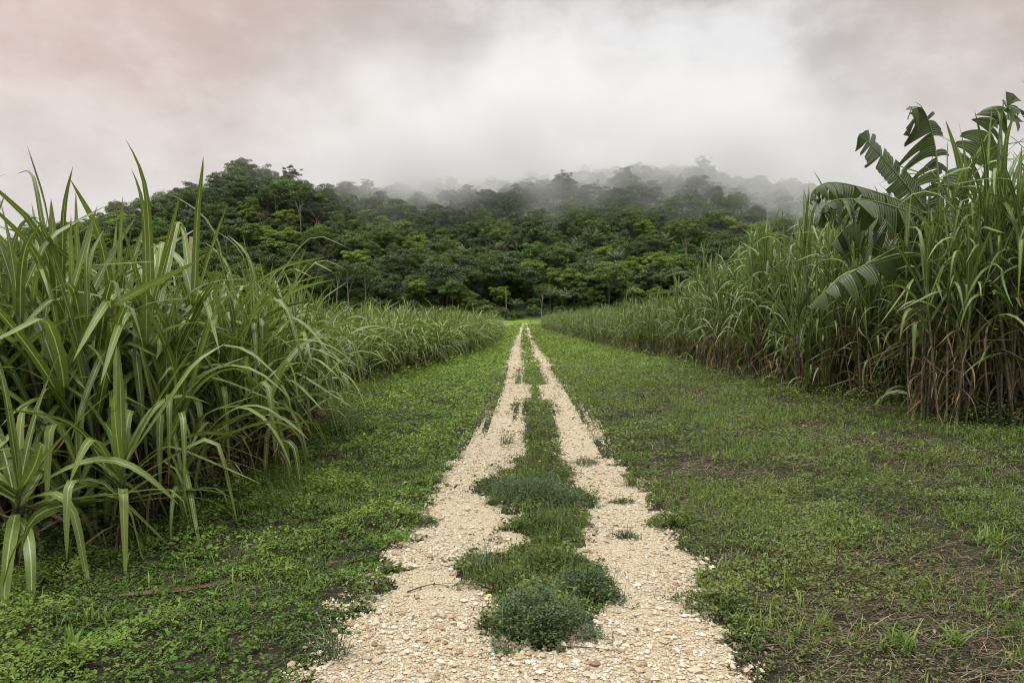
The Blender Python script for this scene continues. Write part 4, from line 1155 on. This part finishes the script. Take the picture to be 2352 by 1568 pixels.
acc = [(t[0], t[1]) for t in TREES]
grid = {}
def near(x, y, r_):
    gx, gy = int(x // 12), int(y // 12)
    for i in (-1, 0, 1):
        for j in (-1, 0, 1):
            for a, b, rb in grid.get((gx + i, gy + j), ()):
                if (a - x) ** 2 + (b - y) ** 2 < ((r_ + rb) / 2) ** 2: return True
    return False
def mark(x, y, r_): grid.setdefault((int(x // 12), int(y // 12)), []).append((x, y, r_))
for t in TREES: mark(t[0], t[1], 6.)
ks = ['mid', 'dark', 'bright', 'flat', 'tall', 'brown', 'palm']
for tries in range(34000):
    d = 202 + 350 * rng.random() ** 1.25; px = rng.uniform(-230, 2600)
    x = (px - VX) / FP * d
    if d > np.interp(px, RDIST[:, 0], RDIST[:, 1]) + 14: continue
    clear = 207 + 5 * vnoise(x * .1, 3.)
    if 1140 < px < 1300 and d < clear: continue
    sp = 6.2 if d < 300 else 7.4
    if near(x, d, sp): continue
    patch = float(fbm(np.array(x / 45.), np.array(d / 45.), 2))
    leftish = 1. if px < 760 else 0.
    w = np.array([1.3, 1.4 - patch * .8, max(.12, (patch - .38) * 5), .25, .14, .12 + .75 * leftish * (d > 225) * max(0, .62 - patch) * 3, .55 if (d < 265 and px > 800) else .04])
    k = ks[rng.choice(7, p=w / w.sum())]
    TREES.append((x, d, k, rng.uniform(.7, 1.25), False)); mark(x, d, sp)

vis = sorted(TREES, key=lambda t: (not t[4], t[1] / t[3]))
IND = vis[:290]; REST = vis[290:]
ZX = [(420, 'on the far left slope'), (760, 'on the left hill'), (1140, 'left of the track'), (1330, 'behind the track end'), (1620, 'right of the track'), (1860, 'on the right slope'), (9999, 'behind the banana plant')]
def zone(t):
    px = VX + FP * t[0] / t[1]
    z = next(n for lim, n in ZX if px < lim)
    tier = 'at the forest foot' if t[1] < 212 else 'low down' if t[1] < 232 else 'halfway up' if t[1] < 300 else 'near the ridge'
    return z, tier
bucket = {}
for t in IND: bucket.setdefault((t[2],) + zone(t), []).append(t)
for b in bucket.values(): b.sort(key=lambda t: t[0] / t[1])
src_tree = {}
for t in IND:
    x, y, k, s, _ = t
    z, tier = zone(t); b = bucket[(k, z, tier)]
    nm, lk, cat = NAMES[k]
    lab = f'{lk} {tier} {z}' + ('' if len(b) == 1 else f', {ordn(b.index(t) + 1)} from left' if len(b) > 2 else (', left one' if b.index(t) == 0 else ', right one'))
    vi = int(rng.integers(len(KIND[k]))); cm, tm = KIND[k][vi]
    o = thing(nm, lab, cat, (x, y, float(height(x, y))), rng.uniform(0, 6.28), 'shrubs at the forest edge' if k == 'bush' else 'trees of the forested hill', sc=(s * rng.uniform(.9, 1.15), s * rng.uniform(.9, 1.15), s))
    a = link('trunk', tm, o); parts = [a]
    if cm is not None: parts.append(link('crown', cm, o))
    src_tree.setdefault((k, vi), parts)
keys = [(k, v) for k in KIND for v in range(len(KIND[k])) if (k, v) in src_tree]
kidx = {k: [i for i, q in enumerate(keys) if q[0] == k] for k in KIND}
# undergrowth shrubs below the canopy, so that no bare slope shows
US = []
for i in range(3600):
    d = 205 + 330 * rng.random() ** 1.3; px = rng.uniform(-230, 2600); x = (px - VX) / FP * d
    if 1140 < px < 1310 and d < 212: continue
    if d < np.interp(px, RDIST[:, 0], RDIST[:, 1]) + 10: US.append((x, d, 'bush', rng.uniform(.7, 1.5), False))
for px in np.arange(-100, 1130, 9):
    US.append(((px - VX) / FP * 203 , 203 + rng.normal(0, 2), 'bush', rng.uniform(.6, 1.1), False))
for px in np.arange(1320, 2600, 9):
    US.append(((px - VX) / FP * 205, 205 + rng.normal(0, 2), 'bush', rng.uniform(.6, 1.1), False))
ALL = REST + US; n = len(ALL)
P = np.array([(t[0], t[1], 0) for t in ALL]); P[:, 2] = height(P[:, 0], P[:, 1])
s = np.array([t[3] for t in ALL])
ix = np.array([rng.choice(kidx[t[2]]) for t in ALL])
# join order of pick-instance is reversed link order or not: all sources of one kind sit together, so resolve it per kind
for k in KIND:
    sel = np.array([t[2] == k for t in ALL])
    if not sel.any() or not kidx[k]: continue
    src = [src_tree[keys[i]] for i in kidx[k]]; m = int(sel.sum())
    gn_scatter('forest', P[sel], np.stack([0 * s[sel], 0 * s[sel], rng.uniform(0, 6.28, m)], -1), np.stack([s[sel]] * 3, -1), rng.integers(0, len(src), m), src,
               'farther forest on the hill: ' + NAMES[k][1] + 's')
# a bare pole-like dead trunk
mb = MB(); tube(mb, spline([(0, 0, 0), (.1, 0, 4), (-.1, 0, 9.3)], 8), np.linspace(.2, .1, 8), 7)
x = (1162 - VX) / FP * 201
thing('dead_tree', 'bare pale dead trunk at the forest edge just left of the track end', 'dead tree', (x, 201, float(height(x, 201))), 0, None, mb.mesh('dead_tree', M['pale']))

# ------------------------------------------------------------------ mist on the hill
def mist():
    m, nt = mat('drifting mist'); L = nt.links
    geo = N(nt, 'ShaderNodeTexCoord')
    P = geo.outputs['Object']
    sp = N(nt, 'ShaderNodeSeparateXYZ'); L.new(P, sp.inputs[0])
    X, Y, Z = sp.outputs
    n1 = noise(nt, P, .012, 3., .55); n2 = noise(nt, P, .04, 4., .6)
    nn = mth(nt, 'ADD', mth(nt, 'MULTIPLY', n1.outputs['Fac'], .7), mth(nt, 'MULTIPLY', n2.outputs['Fac'], .3))
    lift = mth(nt, 'MULTIPLY', mth(nt, 'SUBTRACT', nn, .5), 190.)
    zz = mth(nt, 'ADD', Z, lift)
    dip = mrange(nt, mth(nt, 'ABSOLUTE', mth(nt, 'SUBTRACT', X, 45.)), 0., 150., 44., 0)
    zz = mth(nt, 'ADD', zz, dip)
    low = mrange(nt, zz, 46., 92., 0, 1)
    hi = mrange(nt, Z, 102., 136., 1, 0)
    fr = mrange(nt, mth(nt, 'ADD', Y, mth(nt, 'MULTIPLY', lift, .5)), 262., 350., 0, 1)
    bk = mrange(nt, Y, 535., 600., 1, 0)
    sx = mth(nt, 'MULTIPLY', mrange(nt, X, -150., -80., 0, 1), mrange(nt, X, 80., 175., 1, .14))
    d = mth(nt, 'MULTIPLY', mth(nt, 'MULTIPLY', low, hi), mth(nt, 'MULTIPLY', mth(nt, 'MULTIPLY', fr, bk), sx))
    d = mth(nt, 'MULTIPLY', d, mth(nt, 'MULTIPLY', mrange(nt, nn, .40, .62, .02, 1.5), MIST))
    d = mth(nt, 'ADD', d, mth(nt, 'MULTIPLY', mrange(nt, Y, 240., 300., 0, .0009), mrange(nt, Z, 70., 105., 1, 0)))
    v = N(nt, 'ShaderNodeVolumePrincipled'); v.inputs['Color'].default_value = (.83, .832, .836, 1); v.inputs['Anisotropy'].default_value = .2
    L.new(d, v.inputs['Density'])
    o = N(nt, 'ShaderNodeOutputMaterial'); L.new(v.outputs[0], o.inputs['Volume'])
    mb = MB(); x0, x1, y0, y1, z0, z1 = -335., 485., 225., 605., 5., 165.
    vv = [(x, y, z) for z in (z0, z1) for y in (y0, y1) for x in (x0, x1)]
    mb.add(vv, [[0, 2, 3, 1], [4, 5, 7, 6], [0, 1, 5, 4], [2, 6, 7, 3], [0, 4, 6, 2], [1, 3, 7, 5]])
    kind(link('mist', mb.mesh('mist', m, smooth=False)), 'stuff', 'grey mist drifting over the upper hill')


MIST = .022
mist()

# ------------------------------------------------------------------ sky and light
SUN_EL, SUN_AZ = R(62), R(-110)      # high, behind thin cloud, to the left
w = bpy.data.worlds.new('World'); scene.world = w; w.use_nodes = True
nt = w.node_tree; nt.nodes.clear(); L = nt.links
sky = N(nt, 'ShaderNodeTexSky'); sky.sky_type = 'NISHITA'; sky.sun_disc = False; sky.sun_elevation = SUN_EL; sky.sun_rotation = SUN_AZ
tc = N(nt, 'ShaderNodeTexCoord'); sp = N(nt, 'ShaderNodeSeparateXYZ'); L.new(tc.outputs['Generated'], sp.inputs[0])
mp = N(nt, 'ShaderNodeMapping'); mp.inputs['Scale'].default_value = (1., 1., 1.5); mp.inputs['Location'].default_value = (.35, .1, .2); L.new(tc.outputs['Generated'], mp.inputs[0])
n1 = noise(nt, mp.outputs[0], 2.9, 6., .56); n2 = noise(nt, mp.outputs[0], 1.1, 2., .5)
X, Y, Z = sp.outputs
zfade = mrange(nt, Z, .5, .75, 1, 0)
pinkL = mth(nt, 'MULTIPLY', mrange(nt, X, .1, -.6, 0, 1), mrange(nt, Z, .04, .36, .2, 1))
pinkR = mth(nt, 'MULTIPLY', mrange(nt, X, .25, .6, 0, .75), mrange(nt, Z, .08, .4, 0, 1))
pinkT = mrange(nt, Z, .33, .43, 0, .2)
pink = mth(nt, 'MULTIPLY', mth(nt, 'ADD', mth(nt, 'ADD', pinkL, pinkR), pinkT, clamp=True), zfade)
n3 = noise(nt, mp.outputs[0], 7.5, 6., .62)
cl = mth(nt, 'ADD', mth(nt, 'MULTIPLY', n1.outputs['Fac'], .65), mth(nt, 'MULTIPLY', n3.outputs['Fac'], .35))
base = mix(nt, mrange(nt, cl, .38, .62), (.60, .59, .585), (.97, .965, .965))
def spot(p, r0):
    d = N(nt, 'ShaderNodeVectorMath', operation='DISTANCE'); L.new(tc.outputs['Generated'], d.inputs[0]); d.inputs[1].default_value = p
    return mrange(nt, mth(nt, 'ADD', d.outputs['Value'], mth(nt, 'MULTIPLY', mth(nt, 'SUBTRACT', cl, .5), -.5)), 0., r0, 1, 0)
sp1 = mth(nt, 'ADD', spot((-.02, .94, .335), .15), spot((.285, .9, .345), .15), clamp=True)
sp2 = mth(nt, 'ADD', sp1, mth(nt, 'MULTIPLY', spot((.0, .97, .22), .25), .5), clamp=True)
low = mrange(nt, Z, .3, .12, 0, .5)
base = mix(nt, low, base, (.80, .81, .815))
pk = mix(nt, mrange(nt, cl, .38, .62), (.75, .575, .50), (.93, .79, .735))
col = mix(nt, pink, base, pk)
col = mix(nt, mth(nt, 'MULTIPLY', sp2, .7), col, (1.03, 1.02, 1.02))
zen = N(nt, 'ShaderNodeVectorMath', operation='SCALE'); L.new(col, zen.inputs[0])
L.new(mth(nt, 'MULTIPLY', mrange(nt, Z, .44, 1., 5.75, 30.), 1.), zen.inputs['Scale'])
allc = mix(nt, .97, sky.outputs[0], zen.outputs[0])
bg = N(nt, 'ShaderNodeBackground', i_Strength=.1); L.new(allc, bg.inputs[0])
wo = N(nt, 'ShaderNodeOutputWorld'); L.new(bg.outputs[0], wo.inputs[0])
sl = bpy.data.lights.new('sun', 'SUN'); sl.energy = 1.5; sl.angle = R(14); sl.color = (1., .972, .93)
so = bpy.data.objects.new('sun', sl); COL.objects.link(so)
so.rotation_euler = (R(90) - SUN_EL, 0, 0)
dx = (math.sin(SUN_AZ) * math.cos(SUN_EL), math.cos(SUN_AZ) * math.cos(SUN_EL), math.sin(SUN_EL))
import mathutils
so.rotation_euler = mathutils.Vector(dx).to_track_quat('Z', 'Y').to_euler()

# ------------------------------------------------------------------ camera
cd = bpy.data.cameras.new('camera'); cam = bpy.data.objects.new('camera', cd); COL.objects.link(cam)
cd.sensor_width = 36; cd.lens = 24; cd.clip_end = 4000; cd.clip_start = .05
cam.location = (0, 0, EYE); cam.rotation_euler = (R(90 - 1.93), 0, R(1.06))
scene.camera = cam
scene.view_settings.view_transform = 'Standard'; scene.view_settings.look = 'None'
scene.view_settings.exposure = .6; scene.view_settings.gamma = 1.
scene.cycles.max_bounces = 6; scene.cycles.diffuse_bounces = 3; scene.cycles.glossy_bounces = 2; scene.cycles.transmission_bounces = 4
scene.cycles.volume_bounces = 4; scene.cycles.transparent_max_bounces = 8
scene.cycles.use_denoising = True; scene.cycles.filter_width = 1.1
